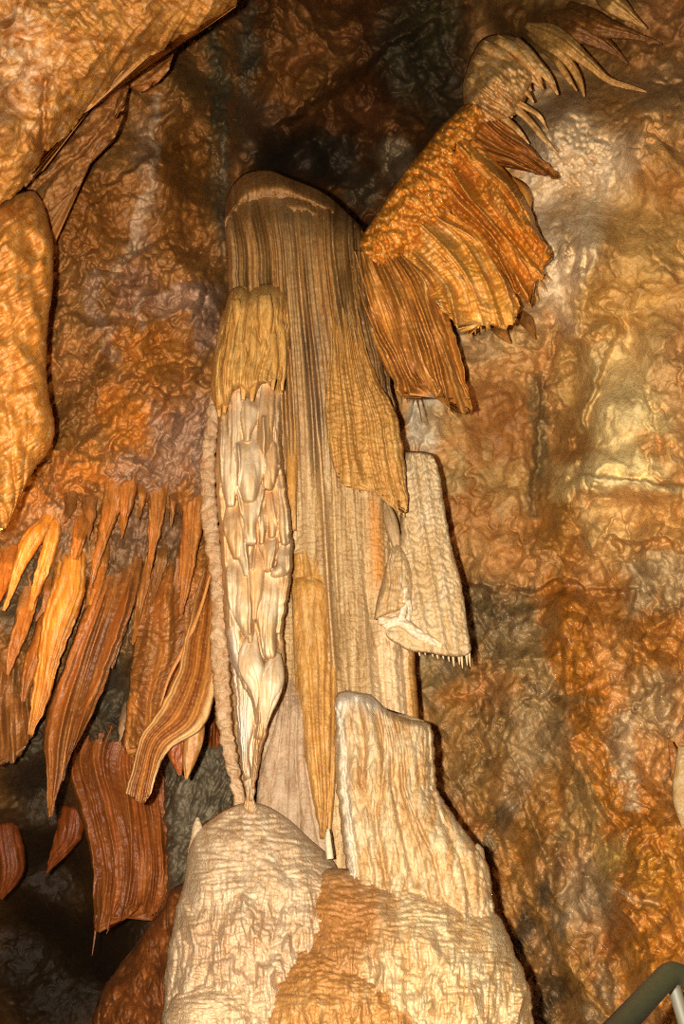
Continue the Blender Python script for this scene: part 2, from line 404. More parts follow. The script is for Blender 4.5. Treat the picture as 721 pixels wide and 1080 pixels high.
# (kind, points, width, metres): ridges and grooves of the rock, ledges step one side forward
STROKES = [
    # right wall, upper
    ('ridge', [(640, 215), (610, 330), (575, 420), (560, 470)], 14, 0.12), ('groove', [(585, 300), (572, 400), (570, 470), (560, 560)], 8, 0.2),
    ('ridge', [(500, 400), (520, 405), (545, 395), (572, 397)], 6, 0.14), ('ridge', [(450, 345), (470, 375), (500, 385), (545, 370), (590, 340)], 9, 0.12),
    ('ridge', [(495, 385), (498, 405), (510, 416), (530, 412), (545, 400)], 6, .12), ('ridge', [(520, 360), (545, 350), (570, 356), (585, 340)], 8, .1),
    ('ledge', [(605, 600), (640, 570), (700, 575), (760, 590)], 24, 0.16), ('ledge', [(690, 620), (612, 622), (590, 606), (573, 613), (522, 621), (490, 619), (465, 650)], 20, -0.16),
    ('ridge', [(540, 560), (575, 580), (612, 612), (590, 560), (575, 530)], 12, 0.10), ('ledge', [(600, 520), (612, 460), (640, 365), (650, 340)], 22, 0.14), ('ledge', [(560, 540), (566, 460), (574, 400), (590, 330)], 14, 0.12),
    ('groove', [(585, 520), (610, 560), (600, 600)], 6, 0.12), ('ledge', [(760, 522), (700, 510), (650, 503), (610, 500), (590, 520)], 14, 0.10),
    ('groove', [(640, 345), (668, 372), (690, 440), (700, 500)], 4, 0.09), ('groove', [(668, 308), (680, 300), (700, 300)], 2.5, 0.08), ('ridge', [(600, 360), (640, 345), (665, 370)], 10, 0.07), ('groove', [(640, 560), (690, 630), (720, 670)], 4, 0.1),
    ('bulge', [(590, 518)], 14, .06), ('bulge', [(545, 500)], 16, .05), ('bulge', [(500, 520)], 18, .05), ('groove', [(640, 120), (700, 92), (730, 80)], 3, .08), ('groove', [(630, 110), (655, 128)], 2.5, .06), ('bulge', [(634, 155)], 7, .06), ('bulge', [(650, 120)], 10, .04),
    ('groove', [(578, 140), (585, 165), (600, 185), (620, 205)], 3, .08), ('groove', [(596, 246), (606, 270), (600, 290)], 3, .06), ('groove', [(618, 260), (615, 300), (640, 330)], 4, .07), ('ridge', [(640, 560), (660, 590), (700, 600)], 8, .08),
    # right wall, lower: slanting flowstone bands
    ('ridge', [(506, 846), (532, 890), (543, 926), (567, 961), (583, 993), (609, 1031), (641, 1073), (670, 1120)], 6, 0.24), ('ridge', [(541, 830), (564, 874), (577, 906), (586, 955), (602, 974)], 5, 0.16),
    ('ridge', [(478, 770), (500, 826), (512, 850), (526, 884)], 6, .14), ('ridge', [(520, 760), (548, 812), (560, 860), (574, 900)], 5, .12), ('groove', [(490, 800), (530, 900), (555, 960), (590, 1030), (610, 1080)], 7, 0.12), ('ridge', [(498, 740), (520, 790), (536, 828)], 7, .14),
    ('ridge', [(586, 622), (594, 660), (606, 700), (612, 735)], 20, 0.22), ('ridge', [(610, 752), (625, 790), (640, 830), (662, 868)], 18, 0.26), ('ridge', [(596, 770), (606, 810), (632, 850)], 9, 0.12),
    ('ledge', [(640, 1090), (647, 1000), (637, 945), (612, 910), (600, 870), (590, 820)], 18, -0.16), ('groove', [(640, 930), (665, 948), (690, 952), (740, 958)], 4, 0.12),
    ('bulge', [(711, 884)], 17, .14), ('bulge', [(679, 894)], 14, .10), ('bulge', [(660, 964)], 12, .10), ('bulge', [(637, 1015)], 11, .12), ('bulge', [(690, 915)], 16, .08), ('bulge', [(665, 815)], 9, .1), ('bulge', [(690, 980)], 22, .08), ('bulge', [(672, 720)], 16, .10), ('bulge', [(700, 650)], 14, .08),
    ('ridge', [(612, 866), (611, 892)], 3, .08), ('ridge', [(622, 862), (624, 898)], 3, .08), ('ridge', [(604, 866), (592, 892), (586, 900)], 3, .08), ('ridge', [(632, 872), (640, 908), (644, 936)], 4, .09), ('ridge', [(596, 862), (580, 884)], 3, .07),
    ('ridge', [(480, 720), (520, 700), (560, 690), (590, 720)], 8, 0.10), ('groove', [(500, 700), (520, 730), (505, 760)], 5, 0.10), ('ridge', [(640, 660), (690, 700), (712, 780)], 12, 0.14), ('ridge', [(650, 800), (700, 840), (730, 900)], 10, 0.12), ('ledge', [(525, 760), (560, 735), (590, 750)], 12, .10),
    ('ridge', [(560, 690), (572, 720)], 3, .06), ('ridge', [(570, 688), (580, 716)], 3, .06), ('ridge', [(552, 694), (562, 722)], 3, .06), ('groove', [(665, 870), (655, 930), (640, 960)], 5, 0.10), ('ridge', [(540, 620), (520, 660), (495, 700)], 7, .10), ('ridge', [(500, 640), (540, 650), (580, 640)], 6, .08),
    # left wall
    ('groove', [(54, 250), (57, 300), (52, 340), (68, 350), (64, 380), (50, 400), (48, 440)], 4, 0.18), ('groove', [(70, 332), (72, 350), (62, 372), (64, 385), (56, 410)], 2.5, 0.14), ('ledge', [(145, 454), (173, 423), (195, 401), (218, 384), (232, 372)], 18, 0.24),
    ('ridge', [(118, 378), (100, 405), (80, 430), (60, 465), (48, 495), (30, 520)], 12, 0.24), ('groove', [(140, 384), (112, 420), (92, 452), (62, 500)], 5, 0.16), ('ridge', [(125, 330), (112, 360), (90, 395), (80, 410)], 8, 0.12), ('groove', [(84, 400), (82, 420), (70, 450), (56, 460)], 3, .14),
    ('ridge', [(145, 262), (125, 290), (130, 330), (120, 370)], 7, 0.14), ('ridge', [(225, 312), (205, 306), (190, 306), (160, 312), (140, 330), (130, 360)], 7, 0.12), ('groove', [(121, 284), (143, 264), (165, 255), (184, 241), (192, 232)], 4, .14), ('ledge', [(192, 232), (184, 241), (165, 255), (143, 264), (121, 284)], 14, .10),
    ('ridge', [(164, 112), (159, 143), (167, 159), (160, 175), (161, 199)], 4, 0.06), ('groove', [(131, 106), (131, 133), (123, 146), (101, 159)], 3, .12), ('groove', [(228, 100), (222, 170), (218, 260), (230, 300)], 6, 0.16), ('ridge', [(236, 120), (232, 180), (228, 240)], 5, .12), ('ridge', [(246, 60), (238, 110), (244, 170)], 5, .14),
    ('groove', [(190, 70), (180, 90), (172, 100), (150, 98)], 4, 0.16), ('ridge', [(178, 100), (205, 96), (235, 92)], 4, 0.07), ('groove', [(180, 106), (205, 102), (235, 98)], 3, 0.08), ('ledge', [(230, 150), (190, 160), (150, 168), (100, 200)], 16, .08), ('ledge', [(120, 200), (90, 230), (78, 262)], 12, .10), ('ridge', [(84, 270), (70, 300), (62, 330)], 7, .12),
    ('ridge', [(110, 700), (125, 660), (150, 600)], 7, 0.16), ('groove', [(118, 720), (135, 670), (160, 620)], 5, 0.16), ('ridge', [(128, 690), (140, 650), (160, 610)], 4, .1), ('bulge', [(80, 520)], 12, .08), ('ridge', [(222, 430), (205, 470), (190, 500)], 6, .08), ('ridge', [(190, 430), (165, 470), (150, 505)], 7, .1),
    ('ridge', [(150, 480), (132, 510), (118, 540)], 7, .14), ('ridge', [(100, 480), (80, 500), (60, 520)], 8, .12), ('ridge', [(170, 500), (166, 530), (158, 560)], 7, .12), ('ridge', [(200, 500), (196, 540), (190, 560)], 8, .12),
    # hollow
    ('ridge', [(262, 110), (275, 60), (290, 20), (296, -40)], 12, 0.5), ('ledge', [(262, 130), (320, 118), (360, 90), (400, 60), (470, 20)], 26, 0.9), ('ridge', [(372, 170), (378, 140), (395, 122), (412, 130), (402, 150)], 9, 0.5), ('ridge', [(395, 190), (400, 165), (425, 142), (436, 150)], 13, 0.6), ('ridge', [(350, 195), (368, 190), (385, 205)], 6, 0.35),
    ('ridge', [(300, 140), (300, 180)], 8, 0.35), ('ridge', [(335, 140), (345, 180)], 8, 0.35), ('ridge', [(240, 250), (238, 120), (250, 70), (242, 20)], 7, 0.2), ('groove', [(360, 120), (400, 70), (460, 30)], 6, .4), ('ridge', [(430, 60), (470, 90)], 12, .4), ('ridge', [(280, 60), (330, 40), (390, 20)], 12, .3), ('ridge', [(380, 215), (400, 205), (415, 190)], 8, .4),
]
# mineral stains: x, y, half widths, turn in degrees, colour, strength
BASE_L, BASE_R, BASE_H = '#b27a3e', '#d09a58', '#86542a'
PATCH = [
    # left wall
    (155, 175, 14, 60, 8, '#b98a68', .8), (145, 250, 16, 16, 0, '#b08468', .8), (195, 315, 40, 18, 10, '#b78f78', .85), (140, 310, 28, 40, 0, '#a8755c', .7), (215, 340, 16, 34, 0, '#a8806c', .8),
    (190, 450, 36, 55, 15, '#b08872', .9), (150, 500, 40, 26, 0, '#b28a74', .8), (215, 500, 14, 60, 0, '#a58574', .8), (60, 560, 40, 26, -30, '#a88468', .8),
    (165, 380, 34, 60, 30, '#c4742c', .8), (130, 440, 26, 40, 30, '#cf7a2c', .8), (90, 490, 28, 30, 30, '#c77a36', .8), (60, 440, 18, 60, 20, '#9c6630', .7),
    (100, 330, 22, 50, 0, '#a06a3c', .7), (95, 230, 40, 50, 0, '#a05c24', .8), (190, 180, 36, 60, 0, '#96561f', .8), (190, 250, 30, 30, 0, '#a8622a', .7),
    (232, 100, 10, 90, 4, '#6c6450', .9), (236, 210, 9, 60, 0, '#7d6c58', .8), (225, 170, 8, 70, 0, '#6e5638', .6), (200, 90, 24, 24, 0, '#9a6a34', .6),
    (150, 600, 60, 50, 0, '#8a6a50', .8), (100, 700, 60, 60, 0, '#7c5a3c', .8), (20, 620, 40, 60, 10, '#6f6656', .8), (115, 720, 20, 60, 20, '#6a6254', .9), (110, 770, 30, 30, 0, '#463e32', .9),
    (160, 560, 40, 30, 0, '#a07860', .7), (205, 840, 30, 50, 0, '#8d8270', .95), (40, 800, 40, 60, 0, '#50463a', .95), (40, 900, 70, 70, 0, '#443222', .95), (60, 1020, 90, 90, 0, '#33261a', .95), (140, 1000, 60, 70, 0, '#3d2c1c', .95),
    (120, 640, 14, 40, 10, '#b09070', .6),
    # hollow
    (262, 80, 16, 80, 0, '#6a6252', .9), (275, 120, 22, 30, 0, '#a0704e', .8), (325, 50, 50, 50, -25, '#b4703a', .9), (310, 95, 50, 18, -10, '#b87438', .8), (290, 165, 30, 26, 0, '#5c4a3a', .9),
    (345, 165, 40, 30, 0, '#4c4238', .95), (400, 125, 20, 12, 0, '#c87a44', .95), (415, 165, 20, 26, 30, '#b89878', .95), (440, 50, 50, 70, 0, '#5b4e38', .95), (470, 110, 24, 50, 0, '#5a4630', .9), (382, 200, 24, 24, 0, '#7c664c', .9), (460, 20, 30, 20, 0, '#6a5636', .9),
    # right wall
    (590, 110, 34, 50, 0, '#c99668', .85), (560, 130, 26, 40, 0, '#dcb890', .85), (625, 170, 50, 60, 10, '#f4dcc0', .95), (575, 210, 30, 60, 0, '#f2dcc4', .9), (590, 290, 26, 60, 10, '#f6e2cc', .9), (610, 240, 28, 60, 0, '#ecd4b4', .9),
    (650, 120, 34, 26, 0, '#b8783c', .8), (700, 90, 50, 30, 0, '#b68458', .8), (660, 50, 60, 30, 0, '#a86a34', .85), (600, 25, 40, 24, 0, '#a8662c', .8), (545, 20, 30, 30, 0, '#7c4a20', .9), (700, 20, 40, 40, 0, '#a8683a', .8),
    (690, 240, 60, 60, 0, '#c98f4e', .8), (700, 190, 30, 40, 20, '#b8763a', .8), (660, 320, 70, 40, 0, '#cc9450', .85), (600, 225, 10, 40, 0, '#d49c66', .6), (585, 235, 14, 18, 0, '#c08448', .7),
    (545, 350, 40, 24, 0, '#cc9a62', .8), (500, 365, 30, 20, 0, '#c29468', .8), (470, 345, 20, 26, 0, '#bcb0a0', .9), (447, 440, 22, 36, 0, '#d6cfc4', .95), (470, 440, 26, 20, 0, '#c29058', .7),
    (530, 450, 36, 44, 0, '#aa6a34', .95), (500, 520, 40, 46, 0, '#b4733a', .9), (540, 560, 40, 40, 0, '#b8753a', .85), (478, 500, 16, 22, 0, '#c89c66', .8), (520, 505, 20, 16, 0, '#c6965c', .8),
    (570, 470, 9, 70, 4, '#8f7048', .8), (610, 420, 30, 70, 10, '#b88446', .8), (600, 490, 24, 40, 0, '#b67a3e', .8), (665, 440, 46, 70, 8, '#e4bf86', .95), (660, 375, 46, 24, 10, '#e0b87e', .8), (640, 500, 60, 18, 0, '#ecc98e', .85),
    (690, 470, 24, 14, 0, '#cf8a48', .8), (705, 380, 22, 60, 0, '#c99058', .8), (700, 560, 50, 46, 0, '#cc8a48', .85), (640, 560, 34, 40, 0, '#d4a062', .8), (590, 560, 24, 50, 15, '#b0702c', .9), (590, 520, 14, 12, 0, '#e0b878', .8),
    (545, 510, 20, 26, 0, '#c48c50', .8), (520, 660, 60, 44, -20, '#96805f', .95), (470, 690, 30, 40, 0, '#8c785a', .95), (560, 700, 40, 24, -20, '#a8895e', .9), (680, 620, 60, 36, 20, '#b29a78', .9), (640, 640, 24, 40, -10, '#c8803a', .9), (600, 660, 26, 50, 0, '#c6772c', .95),
    (690, 680, 40, 40, 0, '#c0782f', .9), (612, 740, 30, 60, -10, '#cc7f30', .95), (640, 830, 16, 40, -20, '#c4772c', .9), (655, 790, 12, 46, -10, '#d8c0a0', .9), (690, 740, 30, 40, 0, '#bfa27c', .9), (560, 780, 40, 50, 0, '#b09672', .9), (500, 800, 30, 60, -25, '#aa8252', .9),
    (575, 740, 30, 20, 0, '#b89a6e', .8), (600, 850, 40, 50, 0, '#b8925e', .9), (560, 880, 16, 90, -28, '#bb7c38', .85), (520, 880, 14, 70, -28, '#9c8a70', .9), (610, 960, 34, 70, -22, '#c0a88a', .95), (590, 1040, 14, 80, -28, '#b87838', .85), (555, 980, 14, 90, -25, '#6f6250', .95), (575, 1060, 20, 40, -25, '#6c5c46', .9),
    (640, 1040, 16, 60, -22, '#b8a080', .9), (690, 920, 50, 70, 0, '#c8822e', .95), (680, 860, 30, 40, 0, '#c0752c', .9), (690, 1010, 50, 60, 0, '#c57a2c', .95), (655, 960, 14, 60, -10, '#b0682a', .9), (640, 900, 16, 30, 0, '#cfa860', .7), (470, 760, 24, 30, 0, '#b48450', .8),
    (450, 705, 14, 40, 0, '#a88658', .8), (645, 870, 14, 20, 0, '#b26a26', .8), (480, 735, 16, 16, 0, '#c07a34', .7),
]

CSTROKES = [
    ([(166, 100), (164, 120), (159, 143), (167, 159), (160, 175), (161, 199), (150, 214), (142, 238), (143, 264)], 4, '#d0a888', .85), ([(150, 212), (143, 240), (142, 258)], 6, '#d4ac8e', .8), ([(120, 290), (130, 275), (143, 262)], 5, '#caa07c', .7),
    ([(506, 846), (532, 890), (543, 926), (567, 961), (583, 993), (609, 1031), (641, 1073)], 7, '#c08646', .9), ([(541, 830), (564, 874), (577, 906), (590, 960)], 6, '#a87844', .8), ([(478, 770), (500, 826), (526, 884)], 6, '#b07c44', .7),
    ([(586, 622), (594, 660), (606, 700), (612, 735)], 17, '#bf7426', .9), ([(612, 750), (625, 790), (640, 830), (662, 868)], 15, '#c47a2c', .9), ([(118, 378), (100, 405), (80, 430), (60, 465), (44, 500)], 10, '#8c5626', .85),
    ([(100, 290), (95, 320), (110, 345)], 6, '#c09880', .7), ([(190, 300), (215, 312), (225, 330)], 6, '#bc9480', .7), ([(150, 310), (140, 330), (150, 345)], 5, '#bf9a84', .7), ([(120, 350), (110, 370), (125, 380)], 5, '#c49c80', .6),
    ([(655, 758), (660, 800), (668, 850)], 8, '#d8c4a8', .9), ([(700, 755), (712, 770)], 8, '#d4c0a4', .7), ([(640, 930), (665, 948), (690, 952)], 3, '#ecd6b0', .6), ([(548, 292), (560, 300), (575, 320), (560, 332)], 9, '#dcc0a0', .8), ([(560, 260), (580, 240), (600, 235)], 8, '#ddc3a4', .8),
    ([(500, 640), (530, 650), (560, 640)], 5, '#6f5c40', .7), ([(480, 660), (500, 690), (490, 710)], 6, '#6c5a42', .7), ([(540, 640), (560, 625)], 6, '#6a573a', .6), ([(555, 720), (590, 735), (630, 740)], 5, '#7c6240', .6),
    ([(520, 500), (530, 540)], 8, '#c08c54', .5), ([(570, 400), (566, 460), (560, 540)], 7, '#8a6840', .7), ([(620, 505), (680, 512), (720, 520)], 4, '#e8cc98', .6),
]

def warm(hx):
    c = lin(hx)
    sat = 1 - c.min() / c.max()
    grey = np.clip((.86 - sat) / .4, 0, 1)
    return c * np.array([1.0, 1.17 - .24 * grey, 1.1 - .38 * grey])

def wall_colour(x, y):
    wx = x + 13 * fbm(x / 26, y / 26, 3, 61) + 4 * gn(x / 6, y / 6, 62); wy = y + 13 * fbm(x / 26, y / 26, 3, 67) + 4 * gn(x / 6, y / 6, 68)
    c = mixc(lin(BASE_L), lin(BASE_R), sm(330, 420, x))
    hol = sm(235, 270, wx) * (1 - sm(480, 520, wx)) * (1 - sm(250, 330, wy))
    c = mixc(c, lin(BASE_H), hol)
    for px, py, rx, ry, ang, hx, st in PATCH:
        a = math.radians(ang); ca, sa = math.cos(a), math.sin(a)
        dx, dy = wx - px, wy - py
        uu = (dx * ca - dy * sa) / rx; vv = (dx * sa + dy * ca) / ry
        d = uu * uu + vv * vv
        c = mixc(c, warm(hx), st * np.exp(-d ** 3))
    for pts, w, hx, st in CSTROKES:
        pa = np.array(pts, float); m = 3 * w + 16
        sel = (x > pa[:, 0].min() - m) & (x < pa[:, 0].max() + m) & (y > pa[:, 1].min() - m) & (y < pa[:, 1].max() + m)
        if not sel.any(): continue
        d, _, pr = seg_dist(.55 * x[sel] + .45 * wx[sel], .55 * y[sel] + .45 * wy[sel], pts)
        ww = w * (1 + .8 * gn(y[sel] / 11, x[sel] / 11, 64))
        c[sel] = mixc(c[sel], warm(hx), st * np.exp(-(d / np.maximum(ww, .8)) ** 4))
    # small speckle stains and calcite films
    n = fbm(x / 14, y / 18, 4, 71)
    c = mixc(c, c * np.array([0.62, 0.5, 0.4]), sm(0.12, 0.5, n) * 0.55)
    n2 = fbm(x / 9, y / 9, 4, 79)
    film = sm(0.2, 0.5, n2) * 0.35
    c = mixc(c, np.clip(c * 1.25 + 0.06, 0, .9), film)
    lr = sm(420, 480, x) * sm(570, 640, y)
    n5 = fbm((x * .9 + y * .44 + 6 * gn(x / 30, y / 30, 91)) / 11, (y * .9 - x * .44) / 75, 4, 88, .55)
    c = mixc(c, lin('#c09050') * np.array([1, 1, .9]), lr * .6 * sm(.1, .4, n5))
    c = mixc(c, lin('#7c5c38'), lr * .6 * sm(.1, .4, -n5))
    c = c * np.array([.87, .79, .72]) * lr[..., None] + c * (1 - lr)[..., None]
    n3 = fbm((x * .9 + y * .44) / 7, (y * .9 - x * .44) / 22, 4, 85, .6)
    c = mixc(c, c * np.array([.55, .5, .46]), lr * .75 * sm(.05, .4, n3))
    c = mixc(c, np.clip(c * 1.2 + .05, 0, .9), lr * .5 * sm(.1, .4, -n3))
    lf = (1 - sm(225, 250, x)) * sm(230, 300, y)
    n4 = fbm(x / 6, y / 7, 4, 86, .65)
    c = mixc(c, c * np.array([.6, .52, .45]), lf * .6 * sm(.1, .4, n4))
    return c

def rock_relief(x, y):
    left = 1 - sm(225, 250, x)
    lower_r = sm(420, 480, x) * sm(560, 640, y)
    upper_r = sm(480, 520, x) * (1 - sm(280, 360, y))
    hollow = sm(240, 275, x) * (1 - sm(470, 500, x)) * (1 - sm(230, 300, y))
    smooth = np.clip(np.exp(-((x - 665) / 50) ** 2 - ((y - 430) / 70) ** 2) + np.exp(-((x - 525) / 36) ** 2 - ((y - 490) / 75) ** 2) + .8 * np.exp(-((x - 690) / 60) ** 2 - ((y - 250) / 70) ** 2) + .8 * np.exp(-((x - 615) / 70) ** 2 - ((y - 180) / 110) ** 2) + .65 * np.exp(-((x - 140) / 70) ** 2 - ((y - 190) / 80) ** 2), 0, 1)
    wx = x + 9 * fbm(x / 40, y / 40, 2, 31); wy = y + 9 * fbm(x / 40, y / 40, 2, 32)
    # left and lower right: grain follows the dip of the beds
    tl = math.radians(32); sl = wx * math.cos(tl) + wy * math.sin(tl); ql = -wx * math.sin(tl) + wy * math.cos(tl)
    tr = math.radians(-26); sr = wx * math.cos(tr) + wy * math.sin(tr); qr = -wx * math.sin(tr) + wy * math.cos(tr)
    h = 0.22 * fbm(wx / 80, wy / 80, 2, 33)
    k = 1 - .75 * smooth
    h = h + k * .10 * (ridged(wx / 52, wy / 58, 2, 37) - .5)
    h = h + k * left * (.07 * fbm(sl / 26, ql / 60, 3, 41, .45) + .04 * (ridged(sl / 24, ql / 60, 2, 42) - .5))
    h = h + k * lower_r * (.055 * pipes(sr / 300, qr / 120, 13, 43, 1.5, .8, sharp=.7)[0] + .022 * fbm(sr / 12, qr / 34, 3, 44, .5) + .018 * crinkle(sr, qr, 12, 30, 57, 2))
    h = h + k * upper_r * (.030 * fbm(wx / 18, wy / 14, 4, 45, .5))
    h = h + k * .016 * fbm(x / 11, y / 11, 3, 46, .5)
    # joints between the lumps: thin broken lines
    d1, d2 = worley(wx / 34 + .25 * gn(x / 11, y / 11, 48), wy / 40 + .25 * gn(x / 11, y / 11, 49), 5)
    m = sm(-.05, .3, fbm(x / 60, y / 60, 2, 50))
    h = h - k * m * .045 * np.exp(-((d2 - d1) / .08) ** 2) + k * .035 * sm(0, .6, d2 - d1)
    d1, d2 = worley(sl / 20 + .3 * gn(x / 11, y / 11, 58), ql / 52 + .3 * gn(x / 11, y / 11, 59), 7)
    h = h + k * left * (.045 * sm(0, .7, d2 - d1) - .03 * np.exp(-((d2 - d1) / .1) ** 2))
    d1, d2 = worley(wx / 13, wy / 15, 6)
    h = h + k * .012 * sm(0, .6, d2 - d1) * sm(-.1, .3, fbm(x / 45, y / 50, 2, 51)) * (.4 + .6 * left + .5 * lower_r)
    # pits in the pale part
    pit = np.exp(-(worley(x / 8, y / 7, 8)[0] / .28) ** 2) * np.exp(-((x - 600) / 40) ** 2 - ((y - 170) / 45) ** 2)
    h = h - .045 * pit
    # fluting where the row of stalactites hangs
    fl = np.exp(-((x - 140) / 95) ** 2 - ((y - 560) / 60) ** 2) + .8 * np.exp(-((x - 130) / 90) ** 2 - ((y - 690) / 60) ** 2)
    g = (x + .32 * y) / 11 + 1.3 * gn(x / 24, y / 70, 52); f = g - np.floor(g)
    h = h + fl * .06 * np.sqrt(np.clip(1 - (2 * f - 1) ** 2, 0, 1)) * (.4 + .6 * hash1(np.floor(g).astype(np.int64) + 50, 3))
    h = h * (1 + .9 * hollow) * (1 - .6 * left * sm(780, 880, y))
    h = h + .004 * fbm(x / 5, y / 5, 2, 53)
    return h

def wall_grid(xs, ys):
    x, y = np.meshgrid(xs, ys)
    d = depth_field(x, y)
    d = d - rock_relief(x, y)
    for kind, pts, w, a in STROKES:
        if len(pts) == 1: pts = [pts[0], (pts[0][0] + .5, pts[0][1])]
        a = a * 1.5
        pa = np.array(pts, float); m = 4 * w + 10
        x0, x1 = np.searchsorted(xs, [pa[:, 0].min() - m, pa[:, 0].max() + m]); y0, y1 = np.searchsorted(ys, [pa[:, 1].min() - m, pa[:, 1].max() + m])
        if x1 <= x0 or y1 <= y0: continue
        X, Y = x[y0:y1, x0:x1], y[y0:y1, x0:x1]
        X2 = X + w * 0.9 * fbm(X / (w * 2.5), Y / (w * 2.5), 4, 83, .6); Y2 = Y + w * 0.9 * fbm(X / (w * 2.5), Y / (w * 2.5), 4, 87, .6)
        dist, side, par = seg_dist(X2, Y2, pts)
        env = np.clip(np.minimum(par, 1 - par) * 6, 0.15, 1)
        hol = kind + ('_h' if pts[0][0] > 255 and pts[0][0] < 480 and pts[0][1] < 230 else '')
        g = 2.0 if hol.endswith('_h') else 1.0
        if kind == 'ridge': d[y0:y1, x0:x1] -= min(a, .0105 * w * g) * env * np.exp(-np.abs(dist / w) ** 1.7)
        elif kind == 'bulge': d[y0:y1, x0:x1] -= min(a, .0055 * w) * np.sqrt(np.clip(1 - (dist / (w * 1.1)) ** 2, 0, 1))
        elif kind == 'groove': d[y0:y1, x0:x1] += min(a, .014 * w * g) * env * np.exp(-np.abs(dist / w) ** 1.5)
        else:
            t = sm(-w * .22, w * .22, side * dist)
            kk = t * np.exp(-(dist / (w * 1.8)) ** 2) - (1 - t) * .3 * np.exp(-(dist / (w * .6)) ** 2)
            d[y0:y1, x0:x1] -= np.sign(a) * min(abs(a), .0075 * w * g) * env * kk
    return x, y, d

def spaced(a, b, fa, fb, fine, coarse):
    return np.unique(np.round(np.concatenate([np.arange(a, fa, coarse), np.arange(fa, fb, fine), np.arange(fb, b + coarse, coarse)]), 3))

WALLS = []
def wd(px, py):
    for xs, ys, d in WALLS:
        if xs[0] <= px <= xs[-1]:
            i = min(np.searchsorted(xs, px), len(xs) - 1); j = min(np.searchsorted(ys, py), len(ys) - 1)
            return float(d[max(j - 2, 0):j + 3, max(i - 2, 0):i + 3].mean())
    return 6.0

def shell(name, xs, ys, kind='structure'):
    x, y, d = wall_grid(xs, ys); WALLS.append((xs, ys, d))
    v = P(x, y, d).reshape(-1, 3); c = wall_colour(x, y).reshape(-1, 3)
    ny, nx = x.shape; idx = np.arange(ny * nx).reshape(ny, nx)
    q = np.stack([idx[:-1, :-1], idx[1:, :-1], idx[1:, 1:], idx[:-1, 1:]], -1).reshape(-1, 4)
    wet = (.2 + .8 * np.clip(sm(420, 480, x) * sm(570, 640, y) + sm(80, 140, y) * (1 - sm(225, 250, x)) * .4 * (1 - sm(680, 760, y)) - .25 * (1 - sm(225, 250, x)) * sm(680, 760, y), 0, 1)).reshape(-1)
    o = link_mesh(name, v, q, np.zeros((0, 3), int), c, M_ROCK, wet=wet)
    return tag(o, kind=kind)

YS = spaced(-240, 1420, -30, 1110, 1.15, 6)
XA = spaced(-200, 250, -20, 250, 1.15, 5); XA = XA[XA <= 250]; XA = np.r_[XA[XA < 249.5], 250.0]
XB = np.r_[250.0, np.arange(251.15, 499, 1.15), 500.0]
XC = spaced(500, 930, 500, 745, 1.15, 5)
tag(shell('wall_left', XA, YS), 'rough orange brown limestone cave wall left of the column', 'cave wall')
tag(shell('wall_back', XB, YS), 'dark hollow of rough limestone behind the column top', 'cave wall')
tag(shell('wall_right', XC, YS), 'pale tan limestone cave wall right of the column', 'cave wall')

# floor under the formations, rising to the right where the steps climb
gx, gy = np.meshgrid(np.linspace(-5, 5, 120), np.linspace(-3, 10, 150))
gz = 0.05 + 0.45 * sm(0.3, 1.2, gx) * sm(0.2, 1.4, gy) + 0.10 * fbm(gx * 0.9, gy * 0.9, 4, 90) - 0.6 * sm(5, 8, gy) * (1 - sm(-1.5, 0, gx))
idx = np.arange(gx.size).reshape(gx.shape)
fq = np.stack([idx[:-1, :-1], idx[:-1, 1:], idx[1:, 1:], idx[1:, :-1]], -1).reshape(-1, 4)
fl = link_mesh('floor', np.stack([gx, gy, gz], -1).reshape(-1, 3), fq, np.zeros((0, 3), int), np.broadcast_to(lin('#6b5238'), (gx.size, 3)), M_ROCK)
tag(fl, 'brown rock floor of the cave', 'cave floor', kind='structure')

# overhanging ceiling, upper left
EDGE = [(262, -60), (256, -14), (249, 6), (238, 12), (230, 20), (215, 27), (197, 37), (182, 46), (168, 54), (155, 61), (140, 70), (124, 79), (121, 91), (104, 108), (90, 119), (70, 143), (50, 166), (46, 180), (29, 198), (12, 210), (0, 215), (-60, 235), (-130, 250)]
def ceil_rel(u, v, x, y):
    wx = x + 8 * gn(x / 30, y / 30, 101); wy = y + 8 * gn(x / 30, y / 30, 102)
    h = 0.18 * fbm(wx / 70, wy / 60, 2, 103) + 0.035 * (ridged(wx / 38, wy / 32, 2, 104) - .5) + 0.02 * (ridged((wx + wy) / 20, (wx - wy) / 40, 2, 105) - .5)
    d1, d2 = worley(wx / 17, wy / 15, 9)
    h = h + 0.014 * (1 - sm(0.0, 0.6, d1)) + 0.004 * fbm(x / 5, y / 5, 2, 106)
    # the crack that runs down from the middle of the rock
    ds, sd, pr = seg_dist(x + 3 * gn(x / 8, y / 8, 107), y, [(48, 85), (46, 120), (47, 165), (40, 195)])
    h = h - 0.10 * np.exp(-(ds / 3.0) ** 2)
    sl = x * .77 + y * .64; ql = -x * .64 + y * .77
    h = h + .025 * crinkle(sl, ql, 30, 11, 108, 2) * sm(40, 80, x) + .012 * fbm(sl / 40, ql / 9, 3, 109)
    return h
